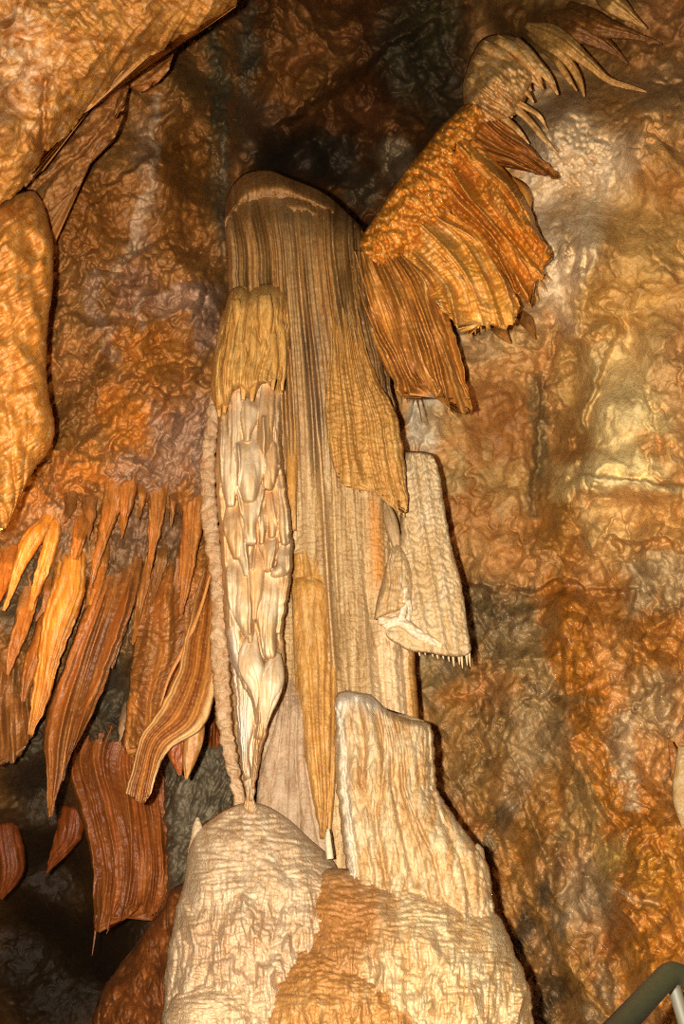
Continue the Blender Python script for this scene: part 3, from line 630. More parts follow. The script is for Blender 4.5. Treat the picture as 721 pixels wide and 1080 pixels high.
def ceil_col(u, v, x, y):
    n = fbm(x / 40, y / 32, 4, 110); n2 = fbm(x / 12, y / 10, 4, 112)
    c = mixc(lin('#cc8e40'), lin('#b0702a'), sm(-.2, .4, n))
    w = np.exp(-((x - 15) / 38) ** 2 - ((y - 60) / 60) ** 2)
    c = mixc(c, lin('#e2bc8e'), w * .8 * sm(-.4, .3, n2) + .45 * sm(.1, .5, n2))
    c = mixc(c, lin('#8a4a18'), .6 * sm(.1, .5, -n2))
    for a, b, r, k in ((5, 22, 9, .7), (8, 105, 14, .7), (28, 177, 7, .6), (150, 30, 30, .25)):
        c = mixc(c, lin('#7c4216'), k * np.exp(-(((x - a) / r) ** 2 + ((y - b) / r) ** 2)))
    return c
top = [(x - 10, -235 + 0 * y) for x, y in [(262, 0), (190, 0), (100, 0), (0, 0), (-130, 0)]]
CE = [[(x - 5, y - 8) for x, y in EDGE], [(x - 26, y - 44) for x, y in EDGE], [(x - 70, y - 120) for x, y in EDGE], [(x - 110, y - 200) for x, y in EDGE]]
ce = body('ceiling', [EDGE] + CE, [4.62, 4.5, 4.2, 3.95, 3.85], .3, .9, M_ROCK, ceil_col, ceil_rel,
          vs=.0, edge=0, sm_c=False, step=1.3, prof='flat', p=10, jag0=5, jagf=.09, rim=.6)
tag(ce, 'smooth orange limestone overhang at the upper left of the cave', 'cave ceiling', kind='structure')
# ------------------------------------------------------------------ the great column
def streaks(c0, c1, c2, fx=9.0, fy=120.0, s=0, k1=.8, k2=.5):
    c0, c1, c2 = lin(c0), lin(c1), lin(c2)
    def f(u, v, x, y):
        a = fbm(x / fx + 0.6 * gn(x / 40, y / 60, s + 9), y / fy, 3, s + 200)
        b = fbm(x / (fx * 0.7), y / (fy * 0.5), 3, s + 210)
        c = mixc(c0, c1, k1 * sm(-.25, .35, a))
        return mixc(c, c2, k2 * sm(.05, .45, b))
    return f
def fluted(n, amp, s=0, rough=.006, irr=.9, gore=0.0, gsy=5.0, drift=.5, sharp=.5):
    gore = gore * .7
    def f(u, v, x, y):
        r, i = pipes(u, v, n, s, irr, drift, sharp=sharp)
        h = amp * r + rough * fbm(x / 7, y / 14, 3, s + 220) * 1.5
        if gore: h = h + gore * gores(y, x, gsy, s)
        return h
    return f

# --- fluted column: cap, body, ridge, amber pendants
t = thing('fluted_dripstone', 345, 900, 5.1, 'tall fluted brown dripstone column rising from the pale mound to a domed cap', 'column')
def cap_rel(u, v, x, y):
    ledge = 0
    for k, (pts, w) in enumerate(([[(236, 224), (262, 205), (290, 200), (330, 214), (383, 244)], 9], [[(262, 226), (300, 220), (340, 226), (372, 244)], 8])):
        d, sd, pr = seg_dist(x, y + 2 * gn(x / 6, y / 9, 231), pts)
        ledge = ledge + .05 * np.where(sd < 0, np.exp(-(d / w) ** 2), -.25 * np.exp(-(d / 3) ** 2))
    r, i = pipes(u, v, 26, 3, .8, .3)
    return ledge + .028 * r * sm(.1, .5, v) + .02 * fbm(x / 9, y / 9, 3, 230)
CAPL = [(237, 226), (240, 208), (247, 192), (257, 183), (282, 179), (304, 187), (343, 204), (365, 223), (383, 241)]
body('cap', [CAPL, [(237, 232), (262, 204), (290, 198), (330, 212), (382, 244)], [(238, 240), (246, 222), (258, 214), (272, 210), (288, 206), (304, 208), (318, 213), (334, 219), (350, 229), (364, 238), (383, 248)]],
     [5.3, 5.0, 5.04], .03, 1.2, M_DRAPE, streaks('#a87840', '#8c6030', '#bf925a', 6, 60, 1), lambda u, v, x, y: .03 * pipes(u, v, 22, 3, .9, .3)[0] * v + .02 * fbm(x / 9, y / 9, 3, 230), t, prof='flat', p=6, vs=.5, ve=0, edge=1.5, seed=1, jag=3, jagf=.2)
body('ledge', [[(288, 216), (300, 208), (316, 210), (340, 222), (372, 246)], [(290, 222), (310, 218), (334, 226), (368, 250)], [(292, 226), (304, 225), (318, 229), (334, 231), (350, 238), (364, 250)]],
     [5.0, 4.9, 4.94], .03, .4, M_DRAPE, streaks('#ac7c44', '#926434', '#c89c64', 6, 60, 2), lambda u, v, x, y: .03 * pipes(u, v, 12, 5, .9, .3)[0] * v, t, p=6, vs=.4, ve=0, seed=2, jag=3, jagf=.2)
def body_rel(u, v, x, y):
    top = 1 - sm(430, 560, y)
    r, i = pipes(u, v, 14, 11, 1.1, .35, lf=.6)
    r2, i2 = pipes(u, v, 31, 17, 1.0, .3, lf=.8)
    h = top * (.20 * r + .05 * r2) * sm(205, 235, y)
    # lower: broad soft folds with rimmed ripples
    r3, i3 = pipes(u, v, 7, 23, 1.2, .3, lf=.4, sharp=.8)
    h = h + (1 - top) * (.07 * r3 + .008 * gores(y, x, 6.5, 24, 40, 2.0) + .022 * crinkle(x, y, 13, 5, 25) + .02 * r2)
    # the long thin ridge
    xr = np.interp(y, [300, 400, 500, 620, 700, 760], [322, 330, 339, 346, 352, 357])
    h = h + .10 * np.exp(-((x - xr) / 2.6) ** 2) * sm(300, 360, y) * (1 - sm(700, 715, y))
    xr = np.interp(y, [300, 400, 500, 620, 700, 760], [334, 350, 371, 381, 388, 392])
    h = h + .04 * np.exp(-((x - xr) / 4) ** 2) * sm(300, 400, y)
    return h + .008 * fbm(x / 5, y / 6, 3, 240)
def body_col(u, v, x, y):
    up = 1 - sm(400, 520, y)
    s1 = fbm(x / 6, y / 130, 3, 250); s2 = fbm(x / 11, y / 90, 3, 255)
    c_up = mixc(mixc(lin('#a87840'), lin('#c2945a'), sm(-.2, .4, s1)), lin('#67471f'), .75 * sm(.0, .4, s2))
    pi = pipes(u, v, 14, 11, 1.1, .35, lf=.6)[1]
    c_up = mixc(c_up, lin('#5c421f'), .55 * (hash1(pi.astype(np.int64) + 70, 4) > .62))
    c_up = mixc(c_up, lin('#cda066'), .5 * (hash1(pi.astype(np.int64) + 20, 9) > .7))
    c_up = mixc(c_up, lin('#7a6248'), .7 * sm(312, 330, x) * (1 - sm(338, 352, x)) * sm(300, 360, y) * sm(-.3, .2, s1))
    c_lo = mixc(mixc(lin('#b89460'), lin('#cdae7c'), sm(-.2, .4, s1)), lin('#a07c4c'), .6 * sm(0, .4, s2))
    c_lo = mixc(c_lo, lin('#d08a38'), .85 * np.exp(-((x - np.interp(y, [520, 620, 700], [394, 400, 396])) / 8) ** 2) * sm(510, 540, y) * (1 - sm(600, 650, y)))
    c_lo = mixc(c_lo, lin('#ecca9a'), .7 * sm(388, 402, x + 5 * gn(y / 20, x / 20, 3)) * sm(600, 650, y))
    c_lo = mixc(c_lo, lin('#d4963e'), .8 * sm(426, 434, x) * sm(640, 700, y))
    xr = np.interp(y, [300, 400, 500, 620, 700, 760], [322, 330, 339, 346, 352, 357])
    c = mixc(c_lo, c_up, up)
    return mixc(c, lin('#e0b47a'), .8 * np.exp(-((x - xr) / 2.2) ** 2) * sm(420, 480, y))
body('fluted_body', [CAPL] + rows((250, 238, 384), (300, 240, 390), (400, 236, 412), (520, 234, 426), (600, 234, 430), (690, 238, 437), (760, 244, 442), (860, 255, 450), (960, 265, 452)),
     [5.35, 5.14, 5.1, 5.16, 5.28, 5.3, 5.3, 5.28, 5.24, 5.2], [.32, .36, .36, .34, .3, .28, .27, .26, .26, .26], [1.4] * 5 + [1.0] * 5, M_DRAPE, body_col, body_rel, t, p=3.0, vs=.07, edge=1.5, step=1.15, seed=2)
# pinkish ribbed skirt between cascade and pendants
body('pale_skirt', rows((690, 300, 316), (740, 284, 330), (790, 274, 336), (840, 270, 344), (905, 266, 354)), [5.2, 5.0, 4.97, 4.94, 4.9], .06, .3, M_FLOW,
     streaks('#c8a680', '#d4b48e', '#a4805a', 10, 80, 4), fluted(5, .03, 31, .008, gore=.012), t, edge=1, seed=4)
amber = streaks('#c9954c', '#b27c38', '#dcb678', 6, 90, 6)
body('amber_pendant', rows((572, 311, 324), (578, 308, 334), (600, 308, 344), (640, 309, 347), (700, 311, 349), (760, 314, 350), (820, 325, 350), (860, 333, 347), (886, 337, 342)),
     [5.1, 5.08, 5.05, 5.02, 5.0, 4.97, 4.93, 4.9, 4.88], .08, .3, M_DRAPE, amber, fluted(3.4, .05, 37, .01, gore=.012), t, prof='round', vs=.05, ve=.03, edge=1.5, seed=6)
body('amber_pendant', rows((606, 311, 326), (611, 308, 338), (640, 308, 342), (700, 310, 345), (760, 313, 342)), [5.02, 4.99, 4.97, 4.98, 5.0], .06, .2, M_DRAPE, amber,
     fluted(3, .03, 39, .008, gore=.01), t, prof='round', vs=.1, ve=.3, seed=7)
body('amber_pendant', rows((600, 343, 350), (660, 346, 353), (740, 348, 356), (820, 347, 354), (870, 345, 350), (895, 345, 348)), [5.15, 5.0, 4.95, 4.9, 4.86, 4.84], .05, .2, M_DRAPE, amber, fluted(1.5, .02, 41), t, prof='round', vs=.15, ve=.05, seed=8)
body('side_rib', rows((300, 312, 318), (330, 311, 317), (400, 306, 315), (460, 302, 314), (520, 301, 313), (560, 304, 312)), 4.85, .07, .35, M_DRAPE, streaks('#c89248', '#b07830', '#d8ac64', 6, 80, 9), fluted(2, .02, 43), t, prof='round', ve=.2, vs=.05)
for a, b, ww in (((300, 318), (304, 420), 7), ((309, 320), (309, 470), 6)):
    spike('side_rib', [a, b], [4, ww, ww, 2], 4.83, M_DRAPE, lin('#bd8238'), t, n=8)

# --- white cascade on the left of the column
t = thing('cascade', 262, 846, 4.8, 'white drooping calcite cascade with honey brown top on the left of the column', 'dripstone')
CASC = [
    ([(248, 418), (248, 470), (243, 530)], [12, 18, 18, 8], 0.106, 0.053),
    ([(268, 415), (262, 440), (261, 462)], [12, 18, 18, 15, 5], 0.106, 0.086),
    ([(283, 405), (281, 430), (280, 452), (277, 475)], [12, 18, 18, 12], 0.106, 0.086),
    ([(292, 412), (293, 440), (291, 468)], [6, 10, 9, 4], 0.082, 0.053),
    ([(237, 440), (240, 480), (242, 532)], [10, 18, 18, 6], 0.106, 0.069),
    ([(262, 450), (263, 490), (263, 524)], [18, 32, 32, 28, 9], 0.154, 0.119),
    ([(290, 450), (289, 480), (283, 512)], [12, 20, 18, 6], 0.114, 0.097),
    ([(264, 500), (264, 540), (263, 568)], [20, 30, 25, 15, 4], 0.146, 0.097),
    ([(296, 494), (301, 530), (300, 572)], [8, 15, 18, 9], 0.106, 0.069),
    ([(245, 530), (246, 560), (250, 584)], [10, 20, 20, 8], 0.114, 0.08),
    ([(286, 515), (287, 540), (287, 562)], [9, 14, 12, 9], 0.094, 0.042),
    ([(251, 540), (256, 580), (259, 606)], [8, 12, 11, 5], 0.09, 0.108),
    ([(278, 530), (277, 555), (276, 570)], [5, 11, 9, 4], 0.086, 0.075),
    ([(281, 560), (284, 580), (283, 598)], [12, 22, 18, 4], 0.122, 0.042),
    ([(303, 575), (297, 600), (290, 605)], [10, 20, 15, 8], 0.114, 0.069),
    ([(247, 585), (252, 630), (262, 668)], [12, 25, 25, 10], 0.13, 0.086),
    ([(270, 575), (270, 610), (268, 650)], [8, 18, 15, 5], 0.106, 0.086),
    ([(284, 600), (282, 640), (284, 688)], [20, 30, 30, 20, 6], 0.146, 0.064),
    ([(302, 590), (301, 625), (294, 668)], [5, 11, 12, 4], 0.09, 0.064),
    ([(265, 600), (265, 640), (264, 676)], [5, 6, 8, 6], 0.074, 0.119),
    ([(242, 610), (243, 650), (250, 700)], [10, 15, 18, 8], 0.106, 0.053),
    ([(249, 660), (250, 690), (253, 712)], [10, 18, 12, 5], 0.106, 0.075),
    ([(267, 668), (264, 695), (272, 730), (275, 760)], [10, 30, 30, 18, 8], 0.146, 0.086),
    ([(289, 692), (287, 715), (281, 745), (276, 775)], [20, 32, 28, 15, 5], 0.154, 0.075),
    ([(256, 722), (257, 760), (259, 800), (260, 818)], [12, 25, 20, 9, 4], 0.13, 0.02),
    ([(273, 735), (272, 780), (268, 830)], [8, 9, 9, 6], 0.078, 0.064),
    ([(263, 800), (264, 825), (264, 850)], [6, 11, 18], 0.106, 0.02),
]
CASC = [(p_, w_[:-1] + [max(w_[-1], .5 * max(w_))], T_, b_) for p_, w_, T_, b_ in CASC]
DOFF = .16
def casc_rel(u, v, x, y):
    wx = x + 1.6 * gn(x / 9, y / 24, 53); wy = y + 3 * gn(x / 14, y / 20, 54)
    h, k = lobes(wx, wy, CASC)
    h = h + .03 * pipes(u, v, 6, 51, 1.4, 1.2, sharp=.8)[0] + .012 * crinkle(x, y, 8, 70, 56, 2) + .004 * fbm(x / 4, y / 12, 2, 52)
    for pts, w, a in (([(233, 445), (232, 520), (238, 600), (243, 660)], 2.2, .05), ([(252, 470), (251, 520), (256, 560), (262, 600), (264, 668)], 1.8, .06), ([(278, 440), (279, 500), (274, 540), (266, 600)], 1.8, .05), ([(296, 490), (306, 540), (305, 600), (298, 665)], 2.0, .05), ([(275, 735), (271, 790), (265, 842)], 1.8, .05), ([(286, 520), (293, 560), (286, 600)], 1.5, .04)):
        d, _, _ = seg_dist(wx, wy, pts); h = h + a * np.exp(-(d / w) ** 2)
    return h
def casc_col(u, v, x, y):
    s1 = fbm(x / 7, y / 60, 3, 260); s2 = fbm(x / 14, y / 25, 3, 262)
    wx = x + 1.6 * gn(x / 9, y / 24, 53); wy = y + 3 * gn(x / 14, y / 20, 54)
    h, k = lobes(wx, wy, CASC)
    t = hash1(k + 3, 5)
    c = mixc(lin('#e4b67e'), lin('#eed2a8'), sm(-.3, .4, s1 + t - .5))
    c = mixc(c, lin('#d8a868'), .6 * sm(.0, .45, s2 + .5 * t - .3) * sm(470, 540, y))
    c = mixc(c, lin('#f6eee2'), .8 * np.exp(-((x - 256) / 9) ** 2 - ((y - 770) / 40) ** 2) + .6 * np.exp(-((x - 246) / 5) ** 2 - ((y - 690) / 30) ** 2))
    return mixc(c, lin('#c8924a'), (1 - sm(430, 470, y + 14 * s1)) * (1 - sm(236, 250, x)) * .8)
body('white_core', [[(240, 330), (306, 330)], [(230, 400), (300, 400)], [(230, 440), (297, 440)], [(227, 500), (300, 500)], [(231, 560), (308, 560)], [(235, 620), (306, 620)], [(237, 665), (298, 665)], [(243, 700), (300, 700)], [(246, 722), (295, 722)], [(251, 780), (279, 780)], [(256, 820), (271, 820)], [(258, 846), (269, 846)], [(252, 858), (275, 858)]],
     [4.95, 4.9, 4.86, 4.83, 4.82, 4.82, 4.82, 4.83, 4.85, 4.88, 4.9, 4.92, 4.9], [.12, .14, .14, .14, .14, .14, .12, .11, .1, .08, .06, .05, .06], .5, M_WHITE, casc_col, casc_rel, t, p=2.6, edge=1.5, edgef=.1, seed=11, step=.8, rim=.5)
HEART = [lambda u, v, x, y: mixc(lin('#e2bd8e'), lin('#efd8b4'), sm(-.3, .4, fbm(x / 4, y / 40, 3, 271)))]
def lobe_rel(u, v, x, y):
    return .02 * pipes(u, v, 3.5, 55, 1.2, .8, sharp=.8)[0] + .004 * fbm(x / 4, y / 9, 2, 57)
for c_, w_ in (([(268, 664), (263, 690), (270, 722), (274, 752), (275, 775)], [4, 22, 27, 14, 7, 4]), ([(291, 688), (287, 712), (281, 742), (275, 778)], [10, 26, 25, 13, 4])):
    spike('lobe', c_, w_, [4.62, 4.52, 4.52, 4.62], M_WHITE, HEART[0], t, lobe_rel, back=2, n=18, step=1.0, vs=.15, ve=.1)
# honey coloured top with fringe
def honey_rel(u, v, x, y):
    r, i = pipes(u, v, 12, 61, 1.0, .5, lf=1.6); r2, _ = pipes(u, v, 24, 63, 1.0, .5)
    return .05 * r + .02 * r2 + .012 * fbm(x / 6, y / 14, 3, 64) - .05 * np.exp(-((x - 262) / 4) ** 2 - ((y - 372) / 7) ** 2)
honey = streaks('#cc9a50', '#b57e38', '#e0b878', 6, 60, 14, k2=.5)
body('honey_cap', [[(240, 312), (246, 304), (256, 302), (263, 307), (268, 303), (278, 299), (290, 300), (299, 306), (305, 319)],
                   [(232, 340), (270, 336), (306, 345)], [(226, 372), (262, 370), (304, 380)], [(223, 400), (262, 398), (301, 400)],
                   [(222, 420), (232, 434), (238, 432), (243, 418), (248, 412), (252, 410), (258, 418), (264, 422), (271, 412), (276, 405), (282, 404), (287, 410), (293, 396), (298, 416)]],
     [4.86, 4.82, 4.78, 4.75, 4.74], .28, .5, M_DRAPE, honey, honey_rel, t, p=2.6, vs=.2, ve=.12, edge=2, seed=15, jag=2)
for c_, w_, D_ in (([(241, 340), (240, 400), (236, 436)], [6, 12, 11, 4], 4.58), ([(256, 360), (257, 395), (256, 422)], [6, 10, 9, 4], 4.5), ([(266, 350), (267, 400), (265, 424)], [6, 10, 10, 4], 4.48),
                   ([(279, 310), (280, 345), (281, 363)], [12, 18, 14, 4], 4.5), ([(288, 350), (289, 385), (287, 412)], [5, 9, 8, 3], 4.52), ([(296, 340), (298, 380), (297, 412)], [6, 9, 8, 3], 4.58), ([(229, 380), (230, 415), (231, 440)], [5, 10, 8, 3], 4.66),
                   ([(248, 315), (254, 345), (262, 375)], [8, 13, 10, 3], 4.54)):
    spike('honey_tongue', c_, w_, D_, M_DRAPE, honey, t, lambda u, v, x, y: .012 * pipes(u, v, 3, 66)[0], back=2.0, n=10, vs=.25, ve=.15)

DOFF = .06
# --- thin ringed stalagmite column beside the cascade
def ring_rel(u, v, x, y):
    g = y / 13 + .8 * gn(x / 20, y / 30, 281); f = g - np.floor(g)
    return .022 * np.sqrt(np.clip(1 - (2 * f - 1) ** 2, 0, 1)) + .012 * gores(y, x, 3.2, 28, 20, 1) + .014 * fbm(x / 6, y / 7, 3, 282)
tg = spike('ringed_stalactite', [(229, 392), (224, 440), (219, 500), (223, 560), (231, 620), (231, 680), (234, 720), (238, 770), (247, 815), (253, 850)], [10, 14, 16, 18, 17, 19, 20, 17, 15, 13], 4.96, M_FLOW,
     streaks('#d8ac7c', '#e4c094', '#b88650', 8, 22, 17), None, ring_rel, n=26, back=1.5, edge=2.5, edgef=.12, seed=19)
tag(tg, 'thin pinkish ringed dripstone column hugging the left side of the white cascade', 'dripstone')

DOFF = 0.0
# --- honey curtain hanging over the middle of the column
t = thing('drapery', 390, 540, 4.8, 'honey brown curtain with notched hem hanging over the middle of the column', 'drapery')
def cur_rel(u, v, x, y):
    r, i = pipes(u, v, 6, 71, 1.0, .4, lf=.8)
    up = 1 - sm(.3, .6, v)
    r2, _ = pipes(u, v, 14, 75, 1.0, .4, lf=.8)
    return (.10 * r + .05 * r2) * (.45 + .55 * up) + .018 * crinkle(x, y, 16, 6, 74) * sm(.35, .6, v) + .006 * gores(y, x, 5.5, 72, 30, 2.2) * sm(.35, .6, v) + .008 * fbm(x / 5, y / 7, 3, 73) + .05 * np.exp(-((u - .32) / .05) ** 2) * sm(.3, .5, v)
sheet = body('curtain', [[(352, 262), (362, 258), (372, 262)], [(348, 330), (378, 330)], [(345, 395), (396, 395)], [(343, 440), (384, 445), (419, 440)], [(346, 470), (385, 480), (426, 480)],
                 [(351, 494), (358, 506), (366, 514), (371, 515), (376, 513), (381, 510), (388, 505), (392, 512), (399, 519), (410, 530), (420, 540), (427, 541), (429, 520)]],
     [5.0, 4.82, 4.72, 4.68, 4.66, 4.66], .10, .3, M_DRAPE, streaks('#c8944c', '#ac7836', '#d8ac68', 8, 90, 21, k2=.5), cur_rel, t, p=4, edge=1.5, seed=23, step=1.1)
for p_, q_, w_ in (((421, 528), (421, 543), 3), ((425, 530), (426, 546), 3), ((378, 505), (377, 519), 3), ((385, 500), (385, 513), 3)):
    spike('drip', [p_, q_], [w_, w_ * .8, 1], 4.6, M_DRAPE, lin('#d8a85c'), sheet, n=6, step=.8)

# --- pale slab (shawl) on the right of the column
t = thing('shawl', 465, 690, 5.0, 'pale cream flat hanging slab with drip fringe on the right edge of the column', 'drapery')
def slab_rel(u, v, x, y):
    d = 0
    for o, a in ((-14, .03), (-26, .04), (-44, .03)):
        xr = np.interp(y, [480, 560, 690], [460, 472, 496]) + o
        d = d + .7 * a * np.exp(-((x - xr) / 3.5) ** 2)
    return d + .026 * crinkle(x, y, 10, 6, 81) + .006 * fbm(x / 4, y / 5, 2, 82)
slabc = streaks('#eccb98', '#e2b87c', '#f0d8b2', 10, 80, 25)
sheet = body('slab', [[(427, 476), (440, 476), (455, 479), (462, 491)], [(424, 520), (467, 522)], [(421, 575), (475, 570)], [(412, 620), (488, 623)], [(398, 650), (493, 660)],
              [(405, 661), (409, 673), (420, 680), (432, 687), (450, 689), (468, 692), (484, 693), (494, 690), (497, 684)]],
     [4.92, 4.88, 4.84, 4.78, 4.74, 4.72], .07, .42, M_FLOW, slabc, slab_rel, t, p=8, edge=1.2, edgef=.1, seed=27, vs=.02, ve=.02)
def cone_rel(u, v, x, y): return .04 * pipes(u, v, 5, 85, 1, .5)[0] + .02 * crinkle(x, y, 9, 9, 88)
body('cone', [[(414, 574), (418, 572), (422, 574)], [(408, 592), (431, 590)], [(402, 615), (436, 612)], [(396, 640), (434, 634)], [(394, 654), (412, 648), (432, 640)]], [4.86, 4.8, 4.77, 4.74, 4.73], .11, .2, M_FLOW,
     streaks('#e6c088', '#d6a668', '#eed4aa', 5, 50, 29), cone_rel, t, prof='round', vs=.15, ve=.1)
spike('neck', [(407, 530), (412, 550), (418, 576)], [6, 14, 14, 9], [4.86, 4.8, 4.78], M_FLOW, streaks('#d4b080', '#c49c66', '#e2c698', 6, 40, 30), t, lambda u, v, x, y: .02 * pipes(u, v, 3, 87)[0], n=10)
for pts, w_ in (([(405, 662), (418, 655), (440, 668), (470, 684)], [8, 12, 10, 5]), ([(428, 618), (426, 638), (422, 658)], [5, 7, 9]), ([(398, 655), (408, 655), (418, 658)], [8, 9, 8]), ([(430, 632), (432, 644), (428, 660)], [6, 5, 6])):
    spike('crust', pts, w_, 4.64, M_WHITE, streaks('#f0d4ac', '#f4e2c8', '#dba870', 6, 9, 33), t, lambda u, v, x, y: .02 * fbm(x / 4, y / 4, 3, 88), n=12, vs=.15, ve=.15)
for i, (x_, y_, l_) in enumerate(((441, 684, 8), (447, 686, 5), (455, 687, 6), (460, 687, 8), (466, 688, 7), (472, 688, 10), (477, 689, 14), (483, 689, 12), (486, 688, 17), (491, 686, 16), (494, 684, 19))):
    spike('drip', [(x_, y_ - 3), (x_ + 1.5, y_ + l_)], [4, 3.2, 2.4, .8], 4.72 + .02 * (i % 3), M_WHITE, lin('#e8c898'), sheet, n=7, step=.7)

# --- stepped buttress in front of the column foot
t = thing('buttress', 440, 945, 4.85, 'stepped cream flowstone block with flat white top leaning on the column foot', 'flowstone')
def but_rel(u, v, x, y):
    r, _ = pipes(u, v, 8, 91, 1.3, .6, lf=.7, sharp=.7)
    h = .05 * r + .035 * crinkle(x, y, 9, 34, 92, 2) + .03 * crinkle(x, y, 14, 9, 93) * sm(.5, .9, v)
    for pts, w, a in (([(392, 735), (408, 790), (425, 860), (440, 930)], 6, .06), ([(375, 740), (385, 830), (410, 930)], 5, .04)):
        d, _, _ = seg_dist(x, y, pts); h = h - a * np.exp(-(d / w) ** 2)
    return h + .008 * fbm(x / 4, y / 6, 3, 94)
def but_col(u, v, x, y):
    s1 = fbm(x / 9, y / 50, 3, 290); s2 = fbm(x / 7, y / 40, 3, 292)
    c = mixc(mixc(lin('#e2b478'), lin('#eccd9c'), sm(-.3, .3, s1)), lin('#cf9650'), .55 * sm(.05, .4, s2))
    e = np.exp(-((v - .0) / .05) ** 2) * (1 - sm(395, 415, x)) + np.exp(-((x - np.interp(y, [730, 930], [356, 372])) / 5) ** 2) * .8
    return mixc(c, lin('#f2e2c8'), np.clip(e, 0, .9))
body('block', [[(353, 750), (354, 735), (357, 730), (366, 728), (378, 730), (390, 732), (396, 737), (403, 744), (410, 750), (420, 754), (432, 758), (448, 760), (454, 764), (457, 772)], [(352, 785), (405, 785), (459, 806)], [(354, 830), (405, 830), (464, 838)], [(359, 870), (420, 870), (484, 868)],
               [(364, 905), (430, 905), (506, 898)], [(367, 940), (430, 950), (518, 942)], [(365, 1010), (440, 1010), (530, 1010)]],
     [4.86, 4.78, 4.72, 4.66, 4.62, 4.6, 4.58], .20, .45, M_FLOW, but_col, but_rel, t, p=3.2, vs=.04, edge=2.5, edgef=.08, seed=31, sm_c=False)
body('shoulder', [[(432, 846), (446, 838), (464, 843), (474, 852)], [(424, 880), (494, 888)], [(425, 920), (514, 912)], [(420, 960), (520, 955)]], [4.72, 4.66, 4.62, 4.6], .16, .3, M_FLOW, but_col, but_rel, t, prof='round', vs=.25, edge=2, seed=33)
body('stub', [[(496, 896), (503, 889), (510, 895)], [(495, 915), (513, 915)], [(496, 950), (518, 950)]], 4.62, .07, .2, M_FLOW, but_col, lambda u, v, x, y: .01 * fbm(x / 5, y / 5, 2, 95), t, prof='round', vs=.3)

# --- the pale mound at the bottom
t = thing('mound', 365, 1385, 4.7, 'large domed cream flowstone mound with brown middle filling the bottom of the picture', 'flowstone')
def mound_rel(s):
    def f(u, v, x, y):
        drip = sm(.06, .22, v)
        h = (1 - drip) * .034 * crinkle(x, y, 26, 7, s, 3)
        h = h + drip * (.045 * crinkle(x, y, 11, 50, s + 1, 2.5) + .03 * crinkle(x, y, 24, 12, s + 2, 3))
        h = h + .06 * fbm(x / 34, y / 40, 2, s + 3) + .09 * (ridged(x / 34, y / 90, 2, s + 5) - .5) * drip
        return h + .006 * fbm(x / 4, y / 5, 3, s + 4)
    return f
def mound_col(a, b, cc, s, brown=None):
    def f(u, v, x, y):
        s1 = fbm(x / 12, y / 40, 3, s); s2 = fbm(x / 7, y / 60, 3, s + 2)
        c = mixc(mixc(lin(a), lin(b), sm(-.3, .3, s1)), lin(cc), .5 * sm(.1, .45, s2))
        if brown:
            for bx, by, rx, ry, hx, k in brown:
                d = ((x + 9 * s1 + 6 * s2 - bx) / rx) ** 2 + ((y + 12 * s2 - by) / ry) ** 2
                c = mixc(c, lin(hx), k * np.exp(-d ** 2))
        return c
    return f
body('dome', [[(195, 925), (198, 900), (206, 878), (222, 864), (243, 851), (265, 846), (284, 851), (300, 861), (322, 880), (352, 908)], [(184, 965), (270, 950), (372, 960)], [(176, 1010), (270, 1010), (380, 1020)], [(170, 1090), (270, 1095), (390, 1100)], [(150, 1390), (270, 1390), (400, 1390)]],
     [4.78, 4.62, 4.55, 4.5, 4.45], .42, .9, M_FLOW, mound_col('#dcb88c', '#e6c8a0', '#c49a6a', 300, [(240, 1000, 60, 40, '#d6aa80', .5)]), mound_rel(310), t, prof='round', vs=.32, edge=2, edgef=.08, seed=35, step=1.15)
body('dome', [[(298, 990), (304, 958), (314, 935), (328, 922), (345, 916), (375, 918), (405, 925), (435, 931), (463, 938), (500, 950), (521, 961), (534, 980), (543, 1005)], [(288, 1030), (420, 1000), (558, 1040)], [(280, 1090), (420, 1090), (564, 1090)], [(270, 1390), (430, 1390), (610, 1390)]],
     [4.60, 4.42, 4.32, 4.2], .40, .9, M_FLOW, mound_col('#e2b87e', '#ecce9c', '#cc9656', 320, [(355, 960, 62, 52, '#b87a3c', .95), (340, 1000, 60, 50, '#bd8040', .8)]), mound_rel(330), t, prof='round', vs=.22, edge=2, edgef=.08, seed=37, step=1.15)
body('tier', [[(268, 1064), (276, 1040), (288, 1018), (302, 1004), (320, 996), (340, 991), (366, 998), (393, 1011), (418, 1021), (440, 1033), (460, 1052), (478, 1080)], [(264, 1100), (370, 1060), (490, 1120)], [(258, 1390), (370, 1390), (525, 1390)]],
     [4.36, 4.22, 4.0], .36, .9, M_FLOW, mound_col('#c58a48', '#d29a58', '#e2bb86', 340, [(330, 1020, 70, 30, '#b67a3a', .7)]), mound_rel(350), t, prof='round', vs=.16, edge=2, seed=39, step=1.15)
body('tier', [[(172, 1075), (180, 1055), (194, 1042), (214, 1034), (232, 1027), (250, 1019), (266, 1018), (278, 1024), (290, 1040)], [(166, 1110), (230, 1085), (300, 1100)], [(148, 1390), (230, 1390), (320, 1390)]],
     [4.32, 4.22, 4.1], .24, .8, M_FLOW, mound_col('#dcb88a', '#e6c69a', '#c2955f', 360), mound_rel(370), t, prof='round', vs=.14, edge=2, seed=41, step=1.15)
tag(spike('stalagmite', [(208, 862), (208, 872), (205, 900)], [2, 11, 12, 14, 16], 4.74, M_FLOW, lin('#dcbc92'), None, lambda u, v, x, y: .01 * fbm(x / 4, y / 4, 2, 96), n=8, vs=.3), 'small pale knob of stalagmite on the left shoulder of the mound', 'stalagmite')
